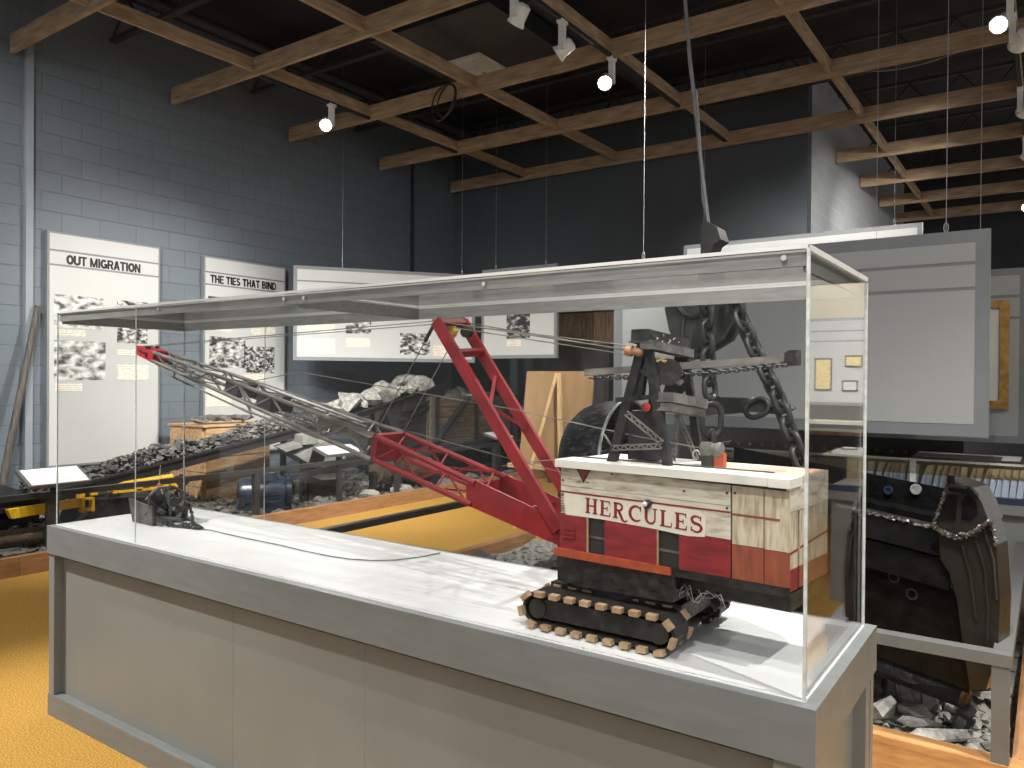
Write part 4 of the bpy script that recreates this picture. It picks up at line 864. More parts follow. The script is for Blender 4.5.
# ------------------------------------------------------------------ left exhibit: mine machinery on a gravel bed
X1, XE = -8.42, -6.3
cb = thing('timber_curb', (XE, 4, 0), 'brown timber curb edging the left gravel bed along the carpet', 'curb')
ys = [-1.2, .6, 2.62, 4.6, 6.6, 8.6, 10.3]
for a, b in zip(ys, ys[1:]): build('curb_timber', MB().box(XE-.07, XE, a+.002, b-.002, 0, .145).bevel(.004), 'curb_y', cb)
def bed(name, x0, x1, y0, y1, z, nst, smin, smax, seed, m='stone_dark', heap=None):
    rnd = random.Random(seed); nx = max(2, int((x1-x0)/.12)); ny = max(2, int((y1-y0)/.12)); vs = []; fs = []
    hz = lambda x, y: z+.02*math.sin(x*7+seed)*math.sin(y*5)+(heap(x, y) if heap else 0)
    for i in range(nx+1):
        for j in range(ny+1):
            x = x0+(x1-x0)*i/nx; y = y0+(y1-y0)*j/ny; vs.append((x, y, hz(x, y)+rnd.uniform(-.008, .008)))
    for i in range(nx):
        for j in range(ny): a = i*(ny+1)+j; fs.append((a, a+ny+1, a+ny+2, a+1))
    ps = []
    for k in range(nst):
        x, y = rnd.uniform(x0+.03, x1-.03), rnd.uniform(y0+.03, y1-.03); s_ = smin+(smax-smin)*rnd.random()**2.2; ps.append(((x, y, hz(x, y)+s_*.25), s_))
    return scatter(name, m, ps, seed, (vs, fs)), hz
g1, hz1 = bed('gravel_bed', X1, XE-.075, -1.2, 10.3, .09, 2600, .022, .085, 1, 'stone_dark', lambda x, y: .10*max(0, min(1, (-7.0-x)/1.0)))
tag(g1, 'dark shale gravel filling the bed along the blue wall', 'gravel')

# coal conveyors
def trough(name, p, q, w, hgt, label, mt, legs):
    p, q = V(p), V(q); d = (q-p).normalized(); sx = V((0, 0, 1)).cross(d).normalized(); up = d.cross(sx)
    t = thing(name, V((p.x, (p.y+q.y)/2, .1)), label, 'conveyor')
    for s_ in (0, 1): build('side_plate', MB().bar(p+sx*w*s_, q+sx*w*s_, .03, hgt, up), mt, t)
    build('trough_floor', MB().bar(p+sx*w/2-up*hgt*.3, q+sx*w/2-up*hgt*.3, w-.03, .03, up), mt, t)
    for s_ in (0, 1): build('side_flange', MB().bar(p+sx*(w*s_+(-.02 if s_ == 0 else .02))+up*hgt*.5, q+sx*(w*s_+(-.02 if s_ == 0 else .02))+up*hgt*.5, .06, .02, up), 'black_iron', t)
    for f in legs:
        for s_ in (0, 1):
            e = p.lerp(q, f)+sx*w*s_; build('support_leg', MB().bar((e.x, e.y, .08), e-up*hgt*.4, .05, .05), 'steel_dark', t)
    return t, p, q, sx*w, up
tA, pA, qA, wA, uA = trough('coal_conveyor', (-7.0, 3.02, .44), (-7.0, 6.36, .965), .34, .10, 'long dark trough conveyor heaped with coal, rising to the right behind the railing', 'steel_dark', (.2, .85))
rnd = random.Random(21); ps = []
for k in range(2600):
    f, g_ = rnd.random(), rnd.random(); c = pA.lerp(qA, f)+wA*(.06+.88*g_); hgt = (.09+.13*math.sin(PI*g_))*(1-.25*math.sin(f*9)**2)*rnd.random()**.5
    ps.append((tuple(c+V((0, 0, hgt-.01))), .014+.05*rnd.random()**3))
tag(scatter('coal_heap', 'coal', ps, 22), 'heap of broken coal lying along the lower conveyor', 'coal')
tB, pB, qB, wB, uB = trough('loading_chute', (-7.0, 6.46, .985), (-7.0, 8.44, 1.40), .6, .07, 'steep black chute carrying pale rocks, above the plank-sided car', 'black_iron', (.55,))
build('chute_skirt', MB().prism([qB-V((0, .02, .03)), qB-V((0, 1.25, .30)), qB-V((0, .95, .85)), qB-V((0, .35, .75))], (-.03, 0, 0)), 'steel_dark', tB)
for k in range(4): build('skirt_slat', MB().bar(qB-V((-.02, .25+.12*k, .16+.12*k)), qB-V((-.02, .95+.05*k, .36+.10*k)), .03, .04), 'black_iron', tB)
rnd = random.Random(31)
for k in range(17):
    f = .03+.95*(k%9)/9+rnd.uniform(-.02, .02); g_ = .22 if k < 9 else .68
    sz = rnd.uniform(.10, .19); c = pB.lerp(qB, f)+wB*g_+V((0, 0, .05+sz*.45))
    tag(build('chute_rock', MB().hull(c, (sz, sz*1.25, sz*.75), 40+k, 15), 'stone_pale'), 'pale dusty rock riding on the steep black chute', 'rock', 'pale rocks on the chute')
tail = thing('conveyor_tail_box', (-7.1, 2.3, .1), 'black steel tail box at the far left edge, below the leaning pole', 'machine box')
build('box_shell', MB().hexa([(-7.6, 1.6, .18), (-6.85, 1.6, .18), (-6.85, 3.0, .30), (-7.6, 3.0, .30)], [(-7.6, 1.6, .66), (-6.85, 1.6, .62), (-6.85, 3.0, .50), (-7.6, 3.0, .54)]).bevel(.02), 'gloss_black', tail)
build('shell_strap', MB().box(-6.86, -6.83, 1.7, 2.9, .40, .44), 'black_iron', tail)
# leaning pole
tag(build('leaning_pole', MB().path([PX(-3, 515, -8.28)*1, PX(8, 455, -8.3), PX(22, 385, -8.34), PX(38, 306, -8.40)], [.038, .036, .034, .03], 10), 'pole', smooth=True), 'long weathered pole leaning on the blue wall at the left edge', 'pole')
# yellow machine and yellow bar
ym = thing('yellow_frame_machine', (-6.95, 3.8, .1), 'yellow and black framed mining machine lying below the coal conveyor', 'machine')
ymx = -6.85
def yx(px, py): return PX(px, py, ymx)
build('frame_bar', MB().path([yx(108, 490), yx(125, 484), yx(172, 476.5)], .026, 8), 'yellow', ym); build('frame_bar', MB().bar(yx(112, 492), yx(168, 487), .05, .022), 'yellow', ym)
for a, b, w in (((80.5, 503), (80.5, 492), .05), ((94, 495), (94, 487), .04), ((165, 489), (165.5, 479), .05), ((169, 480), (176, 489), .05), ((133, 484), (140, 490), .05)): build('frame_post', MB().bar(yx(*a), yx(*b), w, .05), 'yellow', ym)
build('black_end_post', MB().bar(yx(180, 511), yx(180, 476), .07, .07).bar(yx(180, 476), yx(187, 483), .05, .05), 'steel_dark', ym)
build('machine_body', MB().hexa([(-7.4, 3.35, .12), (-6.9, 3.35, .12), (-6.9, 4.25, .12), (-7.4, 4.25, .12)], [(-7.35, 3.5, .44), (-6.92, 3.5, .40), (-6.92, 4.2, .38), (-7.35, 4.2, .44)]).bevel(.02), 'black_iron', ym)
build('cross_strut', MB().bar(yx(118, 494), yx(136, 481), .04, .04).bar(yx(136, 482), yx(152, 491), .035, .035), 'rust_brown', ym)
yb = thing('yellow_bar', (-6.75, 3.05, .3), 'short yellow bar with a square bracket end, beside the black railing post', 'machine bar')
yx2 = lambda px, py: PX(px, py, -6.72)
build('bar', MB().hexa([yx2(8, 510), yx2(12, 519), yx2(80, 507), yx2(80, 499)], [p-V((.06, 0, 0)) for p in (yx2(8, 510), yx2(12, 519), yx2(80, 507), yx2(80, 499))]), 'yellow', yb)
build('bracket', MB().bar(yx2(80, 499.5), yx2(92.5, 498), .06, .016).bar(yx2(80, 510), yx2(92, 509), .06, .02).bar(yx2(91.8, 497), yx2(91.8, 511), .06, .02).bar(yx2(81.5, 499), yx2(81.5, 512), .06, .03), 'yellow', yb)
rl = thing('rusty_roller', (-6.6, 2.6, .2), 'rusty roller lying on the gravel at the left edge beside the curb', 'roller')
build('roller_tube', MB().tube((-6.62, 2.2, .24), (-6.62, 3.0, .22), .07, n=18), 'rust_brown', rl, smooth=True)
build('roller_flange', MB().tube((-6.62, 2.5, .235), (-6.62, 2.54, .235), .10, n=18), 'black_iron', rl, smooth=True); build('roller_shaft', MB().tube((-6.62, 3.0, .22), (-6.62, 3.15, .215), .03), 'steel_dark', rl)
# railing of the left bed
lr = thing('bed_railing', (-6.5, 4, .1), 'low black steel railing along the left gravel bed', 'railing')
RX = -6.5
build('top_rail', MB().bar((RX, -1, .56), (RX, 9.6, .56), .05, .045), 'railing_black', lr)
for y in (.8, 2.93, 4.86, 6.9, 8.9): build('post', MB().box(RX-.03, RX+.03, y-.03, y+.03, .08, .54), 'railing_black', lr)
# sloping label desks
def desk(y0, y1, xh, zh, xl, zl, label, z0=.09):
    t = thing('label_desk', ((xh+xl)/2, (y0+y1)/2, z0), label, 'label stand')
    a, b, c_, d_ = V((xh, y0, zh)), V((xh, y1, zh)), V((xl, y1, zl)), V((xl, y0, zl)); nn = (b-a).cross(d_-a).normalized(); nn = nn if nn.z > 0 else -nn
    build('desk_frame', MB().prism([a, b, c_, d_], -nn*.03), 'railing', t)
    ct = (a+b+c_+d_)/4; build('label_sheet', MB().prism([ct+(p-ct)*.9 for p in (a, b, c_, d_)], nn*.003), 'white_sheet', t)
    build('desk_post', MB().bar((ct.x, ct.y, z0), ct-nn*.03, .05, .05), 'railing_black', t)
desk(2.74, 3.22, -6.66, .755, -6.42, .645, 'sloping white label desk at the far left, in front of the tall OUT MIGRATION board')
desk(5.72, 6.28, -6.66, .735, -6.42, .66, 'sloping white label desk beside the red boom joint, among grey sheet metal')
desk(8.95, 9.4, -6.75, .72, -6.5, .65, 'small sloping white label desk seen between the red mast legs')
# timber crate and what lies on it
ct_ = thing('timber_crate', (-7.75, 5.45, .15), 'raw timber crate built of rough boards, against the blue wall below the conveyor', 'crate')
for k in range(5):
    z0 = .12+k*.165; build('front_board', MB().box(-7.62, -7.585, 5.02, 5.86, z0, z0+.158).bevel(.004), 'crate_wood', ct_)
    build('side_board', MB().box(-8.25, -7.625, 5.0, 5.03, z0, z0+.158).bevel(.004), 'crate_wood', ct_)
for y in (5.035, 5.83): build('corner_post', MB().box(-7.66, -7.622, y, y+.06, .1, .94), 'crate_wood', ct_)
build('crate_lid', MB().box(-8.27, -7.57, 4.98, 5.88, .945, .965).bevel(.004), 'crate_wood', ct_)
build('crate_core', box(-8.2, -7.665, 5.035, 5.85, .1, .944), 'old_wood', ct_)
build('white_tag', box(-7.584, -7.58, 5.28, 5.37, .40, .50), 'mount', ct_)
rs = MB()
for k in range(5): rs.hull((-7.85+.02*k, 5.15+.13*k, 1.02+.012*math.sin(k)), (.16, .13, .05), 60+k, 14)
tag(build('layered_slab_rock', rs, 'stone_dark'), 'flat layered grey rock lying on the timber crate lid', 'rock')
# grey sheet metal hopper parts
gs = thing('sheet_metal_hopper', (-6.9, 5.8, .3), 'angular grey sheet metal hopper standing beside the white label desk', 'hopper')
gx = lambda px, py, x=-6.85: PX(px, py, x)
build('hopper_side', MB().prism([gx(297, 455), gx(329, 440), gx(346, 458), gx(320, 470)], (-.03, 0, 0)), 'grey_sheet', gs)
build('hopper_front', MB().hexa([gx(297, 456), gx(320, 470), gx(322, 469), gx(330, 441)], [p-V((.35, 0, -.05)) for p in (gx(297, 456), gx(320, 470), gx(322, 469), gx(330, 441))]), 'grey_sheet', gs)
build('hopper_lip', MB().prism([gx(281, 449), gx(300, 443), gx(303, 447), gx(286, 452)], (-.2, .05, .02)), 'grey_sheet', gs)
build('hopper_box', MB().prism([gx(302, 435), gx(315, 432), gx(318, 443), gx(303, 445)], (-.16, 0, 0)).bevel(.006), 'grey_sheet', gs)
build('hopper_stand', MB().bar(gx(330, 462)-V((.1, 0, 0)), gx(330, 500)-V((.1, 0, 0)), .5, .05, (1, 0, 0)).bar(gx(290, 478), gx(372, 458), .06, .06), 'steel_dark', gs)
build('hopper_bracket', MB().prism([gx(308, 475), gx(342, 472), gx(345, 475), gx(340, 479), gx(322, 480)], (-.03, 0, 0)), 'grey_sheet', gs)
# blue-black motor
mo = thing('blue_black_motor', (-6.75, 5.05, .1), 'glossy blue-black electric motor with a round end, on the gravel below the boom', 'motor')
mc_ = PX(272, 492, -6.85)
build('motor_drum', MB().lathe([(.05, -.36), (.15, -.34), (.17, -.30), (.17, .12), (.20, .13), (.20, .18), (.15, .20), (.06, .23)], mc_, (.5, .8, 0), 28), 'motor_blue', mo, smooth=True)
fn = MB()
for k in range(8): a = k*PI/4; o_ = mc_+V((0, 0, 0)); fn.bar(o_+V((-.11, -.18, 0))+V((.8*math.cos(a), -.5*math.cos(a), math.sin(a)))*.175, o_+V((.04, .06, 0))+V((.8*math.cos(a), -.5*math.cos(a), math.sin(a)))*.175, .02, .02)
build('cooling_rib', fn, 'motor_blue', mo)
build('motor_foot', MB().box(mc_.x-.2, mc_.x+.2, mc_.y-.3, mc_.y+.1, .09, .20), 'motor_blue', mo); build('terminal_box', MB().box(mc_.x-.06, mc_.x+.1, mc_.y-.18, mc_.y-.02, mc_.z+.14, mc_.z+.22).bevel(.01), 'motor_blue', mo)
# plank-sided car with rocks
cr = thing('plank_sided_car', (-7.5, 9.05, .1), 'old plank-sided mine car heaped with rocks at the far end of the gravel bed', 'mine car')
for k in range(5):
    z0 = .52+k*.148; build('side_plank', MB().box(-6.98, -6.93, 8.02, 10.1, z0, z0+.142).bevel(.006), 'old_wood', cr); build('end_plank', MB().box(-8.1, -6.985, 7.99, 8.03, z0, z0+.142).bevel(.006), 'old_wood', cr)
for y in (8.12, 9.0, 9.9): build('iron_strap', MB().box(-6.93, -6.905, y-.035, y+.035, .48, 1.28), 'steel_dark', cr)
build('diagonal_prop', MB().bar((-6.88, 8.05, .62), (-6.88, 8.75, 1.22), .05, .09, (1, 0, 0)), 'steel_dark', cr)
build('car_floor', box(-8.1, -6.985, 8.035, 10.1, .5, .95), 'old_wood', cr)
for y in (8.5, 9.6):
    build('car_wheel', MB().lathe([(.19, -.04), (.23, -.035), (.23, -.015), (.20, -.01), (.20, .04), (.08, .05)], (-6.95, y, .30), (1, 0, 0), 28), 'black_iron', cr, smooth=True)
build('car_sill', MB().box(-7.0, -6.94, 8.0, 10.1, .42, .515), 'steel_dark', cr)
rnd = random.Random(41)
for k in range(16):
    sz = rnd.uniform(.11, .20); y = 8.15+(k % 8)*.25; x = -7.2-.35*(k//8)+rnd.uniform(-.05, .05)
    tag(build('car_rock', MB().hull((x, y, 1.02+sz*.8+.10*(k//8)), (sz, sz*1.3, sz*.8), 80+k, 14), 'stone' if k % 3 else 'stone_dark'), 'grey rock in the heap on the plank-sided car', 'rock', 'rocks on the plank-sided car')
cmx = thing('coal_cutter', (-6.8, 8.9, .1), 'low black coal cutter with rounded covers in front of the plank-sided car', 'machine')
for k, (y, r_) in enumerate(((8.5, .24), (9.25, .28))):
    build('rounded_cover', MB().prism([(-6.85, y+r_*1.25*math.cos(a), .28+r_*math.sin(a)) for a in [PI*i/14 for i in range(15)]], (.22, 0, 0)), 'gloss_black', cmx)
build('cutter_bed', MB().box(-6.9, -6.62, 7.7, 9.75, .12, .27).bevel(.02), 'black_iron', cmx); build('cutter_jib', MB().bar((-6.75, 7.0, .52), (-6.75, 9.4, .60), .12, .07), 'steel_dark', cmx)
bd = thing('bristle_drum', (-6.7, 7.2, .1), 'rust-brown bristly drum lying on the gravel in front of the black coal cutter', 'drum')
bx_ = MB(); rnd = random.Random(8); bx_.tube((-6.72, 6.75, .34), (-6.72, 7.75, .34), .12, n=20)
for k in range(500):
    a, y = rnd.uniform(0, 6.28), rnd.uniform(6.76, 7.74); d_ = V((math.cos(a), 0, math.sin(a))); bx_.tube(V((-6.72, y, .34))+d_*.115, V((-6.72, y+rnd.uniform(-.02, .02), .34))+d_*rnd.uniform(.14, .165), .007, .003, 4)
build('drum_body', bx_, 'rust_brown', bd); build('drum_axle', MB().tube((-6.72, 6.65, .34), (-6.72, 7.85, .34), .03).bar((-6.72, 6.7, .08), (-6.72, 6.7, .34), .08, .05).bar((-6.72, 7.8, .08), (-6.72, 7.8, .34), .08, .05), 'steel_dark', bd)
rnd = random.Random(77)
for k in range(26):
    y = rnd.uniform(2.2, 9.8); x = rnd.uniform(-6.62, -6.42) if k % 2 else rnd.uniform(-8.2, -7.75); sz = rnd.uniform(.07, .14)
    if x < -7 and 4.7 < y < 6.1: y += 1.6
    tag(build('bed_rock', MB().hull((x, y, hz1(x, y)+sz*.35), (sz*1.3, sz, sz*.65), 200+k, 14), 'stone_dark' if k % 3 else 'stone'), 'loose dark rock lying on the gravel of the left bed', 'rock', 'loose rocks on the left gravel bed')
dh = thing('drill_head', (-7.9, 4.3, .2), 'bright toothed cutter chain lying on the coal near the blue wall', 'cutter')
dm = MB()
for k in range(12): dm.hull(PX(176+k*3.4, 468-k*1.9+2*(k % 2), -7.35), (.035, .045, .03), 300+k, 10)
build('cutter_teeth', dm, 'grey_iron', dh)
# brown plank screen at the back wall and dark kit before it
pk = thing('plank_screen', (-5.7, 10.0, 0), 'brown upright plank screen standing against the dark back wall', 'plank wall')
for k in range(6): build('screen_plank', MB().box(-6.28+k*.19, -6.095+k*.19, 10.02+.008*(k % 2), 10.06+.008*(k % 2), 0, 2.49), 'brown_plank', pk)
build('screen_rail', box(-6.28, -5.14, 9.985, 10.015, 1.98, 2.06), 'brown_plank', pk)
dk = thing('dark_cabinet', (-5.6, 9.7, 0), 'dark steel cabinet in front of the brown plank screen', 'cabinet')
build('cabinet_body', MB().box(-5.98, -5.0, 9.5, 9.9, 0, 2.0).bevel(.02), 'steel_dark', dk); build('cabinet_door', box(-5.92, -5.06, 9.485, 9.499, .1, 1.9), 'joist', dk)
# easel with a board
ez = thing('wooden_easel', (-4.1, 6.5, 0), 'pale wooden easel holding a plain brown board, standing on the carpet behind the case', 'easel')
ea = PY(519, 371, 6.55); eb = PY(586.5, 371, 6.55)
build('board', MB().hexa([(ea.x, 6.55, .58), (eb.x, 6.55, .58), (eb.x, 6.57, .58), (ea.x, 6.57, .58)], [(ea.x, 6.70, ea.z), (eb.x, 6.70, ea.z), (eb.x, 6.72, ea.z), (ea.x, 6.72, ea.z)]), 'ply', ez)
ap = PY(555.5, 373, 6.58); ap.y = 6.60
build('leg', MB().bar(ap, (ap.x-.34, 6.36, 0), .035, .03), 'pine', ez); build('leg', MB().bar(ap+V((.03, 0, 0)), (ap.x+.22, 6.36, 0), .04, .03), 'pine', ez); build('leg', MB().bar(ap+V((0, .14, 0)), (ap.x, 7.2, 0), .035, .03), 'pine', ez)
build('tray', MB().box(ea.x-.08, eb.x+.05, 6.47, 6.545, .60, .64), 'pine', ez)

# ------------------------------------------------------------------ right exhibit: dragline bucket on rubble
YF2, XL2, XR2, YB2 = 3.22, -3.83, -.10, 5.75
cb2 = thing('timber_curb', (-2, YF2, 0), 'varnished timber curb framing the rubble bed behind the case', 'curb')
build('curb_timber', MB().box(XL2, XR2+.09, YF2, YF2+.09, 0, .15).bevel(.004), 'curb', cb2); build('curb_timber', MB().box(XR2, XR2+.09, YF2+.092, YB2, 0, .15).bevel(.004), 'curb_y', cb2); build('curb_timber', MB().box(XL2, XL2+.09, YF2+.092, YB2, 0, .15).bevel(.004), 'curb_y', cb2)
g2, hz2 = bed('rubble_bed', XL2+.095, XR2-.005, YF2+.095, YB2, .07, 2600, .014, .055, 5, 'stone')
tag(g2, 'small grey shale rubble around the black bucket', 'gravel')
rr = thing('bed_railing', (-2, YF2+.03, .1), 'low grey steel railing around the black bucket', 'railing')
zr0, zr1 = .497, .54
build('front_rail', box(XL2+.02, XR2-.0, YF2+.004, YF2+.064, zr0, zr1), 'railing', rr); build('end_rail', box(XR2-.06, XR2, YF2+.066, YB2, zr0, zr1), 'railing', rr); build('end_rail', box(XL2+.02, XL2+.08, YF2+.066, YB2, zr0, zr1), 'railing_black', rr)
for x, y in ((XR2-.062, YF2+.008), (XL2+.025, YF2+.008), (-2.2, YF2+.008)): build('post', box(x, x+.055, y, y+.05, .15, zr0), 'railing', rr)
for x, y in ((XR2-.057, YB2-.06), (XL2+.025, YB2-.06)): build('post', box(x, x+.05, y, y+.05, .15, zr1+.07 if x < -3 else zr0), 'railing_black', rr)
def rock(px, py, w, h, seed, m='stone', flat=.6, dep=.75, label='angular grey stone in the rubble below the bucket', group='angular stones below the bucket', nm='rubble_stone', rot=None):
    p = PZ(px, py, .10); d = (p-EYE).dot(_F); sx = w*d/FPX/2; sz = h*d/FPX/2
    return tag(build(nm, MB().hull((p.x, p.y, p.z+sz*.75), (sx, sx*dep, sz), seed, 18, rot), m), label, 'rock', group)
for i, (px, py, w, h) in enumerate(((884, 690, 14, 16), (893, 698, 18, 26), (904, 706, 22, 28), (927, 708, 30, 40), (914, 716, 36, 16), (885, 722, 30, 34), (947, 702, 18, 10), (966, 706, 26, 10), (950, 712, 18, 12), (968, 715, 24, 12), (988, 700, 40, 8), (990, 691, 22, 16), (960, 728, 14, 14), (938, 712, 12, 10), (975, 730, 20, 12), (985, 722, 14, 10), (948, 721, 16, 8), (962, 740, 14, 8), (990, 752, 18, 12), (960, 752, 22, 8), (884, 738, 14, 10), (985, 684, 18, 14), (972, 680, 20, 14), (1004, 700, 14, 12), (925, 757, 16, 7), (886, 730, 10, 8))):
    rock(px, py, w, h, 500+i, 'stone' if i % 9 else 'stone_dark')
rock(940, 742, 84, 17, 601, 'stone_pale', dep=.26, label='long flat slab of pale stone lying along the front curb', group=None, nm='stone_slab', rot=.62)
rock(918, 727, 44, 14, 602, 'stone', dep=.4, label='broken grey slab lying behind the long flat slab', group=None, nm='stone_slab', rot=.5)
rnd = random.Random(90)
for k in range(14):
    x, y = rnd.uniform(-3.6, -2.4), rnd.uniform(3.5, 5.2); sz = rnd.uniform(.06, .14)
    tag(build('bed_rock', MB().hull((x, y, .10+sz*.3), (sz*1.2, sz, sz*.6), 700+k, 14), 'stone_dark'), 'dark stone in the rubble seen behind the case floor', 'rock', 'dark stones at the left of the rubble bed')

# dragline bucket: u runs away to the far left, v runs to the right
bk = thing('dragline_bucket', (-.9, 4.2, .1), 'huge glossy black dragline bucket resting on the rubble at right', 'dragline bucket')
bo = V((-.355, 3.46, 0)); bu = V((-.966, .235, .10)); bv = V((.236, .972, 0))
def BK(u, v, z): return bo+bu*u+bv*v+V((0, 0, z))
def bprof(pts, u0, u1, m, nm, bev=.012): return build(nm, MB().prism([BK(u0, v, z) for v, z in pts], bu*(u1-u0)).bevel(bev, 2), m, bk)
def bface(px, v, th, m, nm, bev=.012):
    """slab outlined on the bucket's front, set at depth v with thickness th"""
    o_ = BK(0, v, 0); return build(nm, MB().prism([PP(x, y, o_, bv) for x, y in px], bv*th).bevel(bev, 2), m, bk)
LBK = 1.22
bprof([(.02, .31), (.075, .33), (.075, .695), (.0, .70)], -.11, LBK, 'gloss_black', 'front_wall', .006)
bprof([(-.035, .70), (.06, .70), (.075, .74), (.07, .81), (-.02, .815)], -.05, LBK, 'gloss_black', 'wall_rib')
bprof([(-.035, .825), (.07, .825), (.10, .87), (.07, .925), (-.02, .925)], -.03, LBK, 'gloss_black', 'front_lip')
bprof([(.0, .312), (.10, .312), (.14, .27), (.10, .235), (.0, .25), (-.02, .28)], -.085, LBK, 'gloss_black', 'lower_edge', .018)
bprof([(.45, .30), (.50, .30), (.50, 1.0), (.45, 1.015)], -.05, LBK, 'gloss_black', 'back_wall')
bprof([(.38, .86), (.449, .86), (.449, .90), (.38, .89)], -.05, LBK, 'gloss_black', 'back_ledge')
bprof([(.05, .25), (.46, .25), (.46, .30), (.05, .30)], .02, LBK, 'gloss_black', 'bucket_floor')
bprof([(.0, .28), (.48, .28), (.48, .95), (.0, .86)], LBK+.001, LBK+.06, 'gloss_black', 'far_end_wall')
# right end: thick worn cast corner, narrowing upward to a forked lug with two pockets
bface([(938, 529), (962, 538), (975, 529), (989, 520), (996, 545), (1000, 600), (998, 650), (986, 690), (970, 690), (964, 650), (957, 600), (949, 572), (941, 560)], -.05, .13, 'gloss_brown', 'cast_corner', .02)
bface([(934, 529), (940, 505), (945, 486), (951, 480), (962, 484), (973, 488), (982, 503), (989, 522), (976, 531), (961, 539)], -.06, .16, 'gloss_brown', 'lug_block', .012)
bface([(940, 517), (944, 500), (949, 494), (957, 496), (955, 520), (945, 520)], -.066, .008, 'gloss_black', 'lug_recess', .002); bface([(961, 520), (962, 500), (968, 494), (975, 502), (978, 514), (970, 520)], -.066, .008, 'gloss_black', 'lug_recess', .002)
build('lug_pin', MB().tube(PP(950, 487, BK(0, -.075, 0), bv), PP(968, 490, BK(0, -.075, 0), bv), .016).tube(PP(951, 486, BK(0, -.06, 0), bv), PP(951.5, 475, BK(0, -.06, 0), bv), .013).bar(PP(968, 488, BK(0, -.07, 0), bv), PP(976, 497, BK(0, -.07, 0), bv), .03, .02), 'gloss_black', bk, smooth=True)
for x, y in ((966, 526), (976, 533)): build('cast_slot', MB().bar(PP(x-2, y-4, BK(0, -.054, 0), bv), PP(x+1, y+4, BK(0, -.054, 0), bv), .012, .012), 'seam', bk)
wl = MB(); rnd = random.Random(4)
for k in range(70): u = rnd.uniform(-.03, .40); wl.hull(BK(u, -.022+rnd.uniform(-.006, .006), .928+rnd.uniform(-.006, .004)), (.012, .01, .006), k, 8)
build('weld_bead', wl, 'cast_bright', bk); wl = MB()
for k in range(70):
    f = k/69; x = 932+58*f; y = 524+14*math.sin(f*PI)*(1 if f < .5 else .8)-8*max(0, f-.6)+rnd.uniform(-1.5, 1.5); wl.hull(PP(x, y, BK(0, -.066, 0), bv), (.010, .012, .009), k+90, 8)
build('weld_bead', wl, 'cast_bright', bk); wl = MB()
for k in range(30): wl.hull(PP(934+10*k/29+rnd.uniform(-1, 1), 524-30*k/29, BK(0, -.07, 0), bv), (.008, .01, .008), k+190, 8)
build('weld_bead', wl, 'cast_bright', bk); wl = MB()
for k in range(30): wl.hull(PP(990+6*math.sin(k/29*2), 521+24*k/29, BK(0, -.055, 0), bv), (.007, .01, .01), k+230, 8)
build('weld_bead', wl, 'cast_bright', bk)
for px, py, r_, m_ in ((916.5, 489, .024, 'silver'), (889, 490, .02, 'motor_blue')): build('bolt_head', MB().lathe([(r_, 0), (r_, .012), (r_*.6, .012), (r_*.6, .006)], PP(px, py, BK(0, .449, 0), bv), -bv, 16), m_, bk, smooth=True)
for px, py in ((912, 594), (894, 577)):
    p = PP(px, py, BK(0, .005, 0), bv); build('bolt_head', MB().lathe([(.024, -.01), (.024, .005), (.016, .005), (.014, -.004)], p, -bv, 16), 'black_iron', bk, smooth=True)
cs = MB()
for l_ in (((976, 540), (985, 570), (988, 610), (986, 650)), ((984, 528), (993, 560), (996, 600)), ((962, 545), (970, 575), (976, 620))): cs.path([PP(x, y, BK(0, -.056, 0), bv) for x, y in l_], .006, 6)
build('cable_strand', cs, 'gloss_brown', bk, smooth=True)
# hanging hoist block with chains
HY = 3.62
def h(px, py, y=HY): return PY(px, py, y)
hb_ = thing('hoist_block', h(705, 360), 'black cast hoist block hanging on a cable from the ceiling behind the case', 'hoist block')
build('hoist_cable', MB().path([PY(683, -25, HY), PY(690, 60, HY), PY(703, 180, HY), PY(709, 228, HY)], .010, 8).path([h(709, 228), h(703, 200), h(699.5, 140), h(696, 90)], .007, 6), 'grey_cable', hb_, smooth=True)
def plate(pts, y0, y1, bev=.01): return MB().prism([PY(a, b, HY)+V((0, y0-HY, 0)) for a, b in pts], (0, y1-y0, 0)).bevel(bev, 2)
build('wedge_socket', plate([(706, 227), (711, 223), (721, 229), (725, 241), (718, 246), (714, 256), (705, 256)], HY-.06, HY+.06), 'hook_black', hb_)
build('socket_shackle', plate([(703, 255), (721, 255), (724, 285), (700, 285)], HY-.03, HY+.03), 'hook_black', hb_)
build('cheek_plate', plate([(690, 284), (733, 283), (740, 300), (738, 322), (728, 340), (708, 352), (700, 359), (690, 359), (684, 350), (676, 330), (672, 310), (676, 300)], HY-.09, HY-.05, .012), 'hook_black', hb_)
build('cheek_plate', plate([(690, 284), (733, 283), (740, 300), (738, 322), (728, 340), (708, 352), (700, 359), (690, 359), (684, 350), (676, 330), (672, 310), (676, 300)], HY+.05, HY+.09, .012), 'hook_black', hb_)
build('block_core', plate([(688, 286), (732, 286), (736, 318), (705, 350), (686, 348), (677, 312)], HY-.048, HY+.048, .012), 'hook_black', hb_)
stp = [(674, 302), (684, 314), (692, 317), (701, 315), (706, 300)]
build('cheek_rim', MB().path([PY(a, b, HY-.095) for a, b in stp], .016, 8).path([PY(a, b, HY-.095) for a, b in ((684, 314), (682, 335), (690, 352))], .012, 8).path([PY(a, b, HY-.095) for a, b in ((701, 315), (704, 335), (696, 354))], .012, 8), 'hook_black', hb_, smooth=True)
build('block_pin', MB().tube(PY(692, 355, HY-.13), PY(692, 355, HY+.1), .028, n=18).tube(PY(712, 288, HY-.12), PY(712, 288, HY+.1), .03, n=18).tube(PY(731, 290, HY-.12), PY(731, 290, HY+.1), .026, n=18), 'hook_black', hb_, smooth=True)
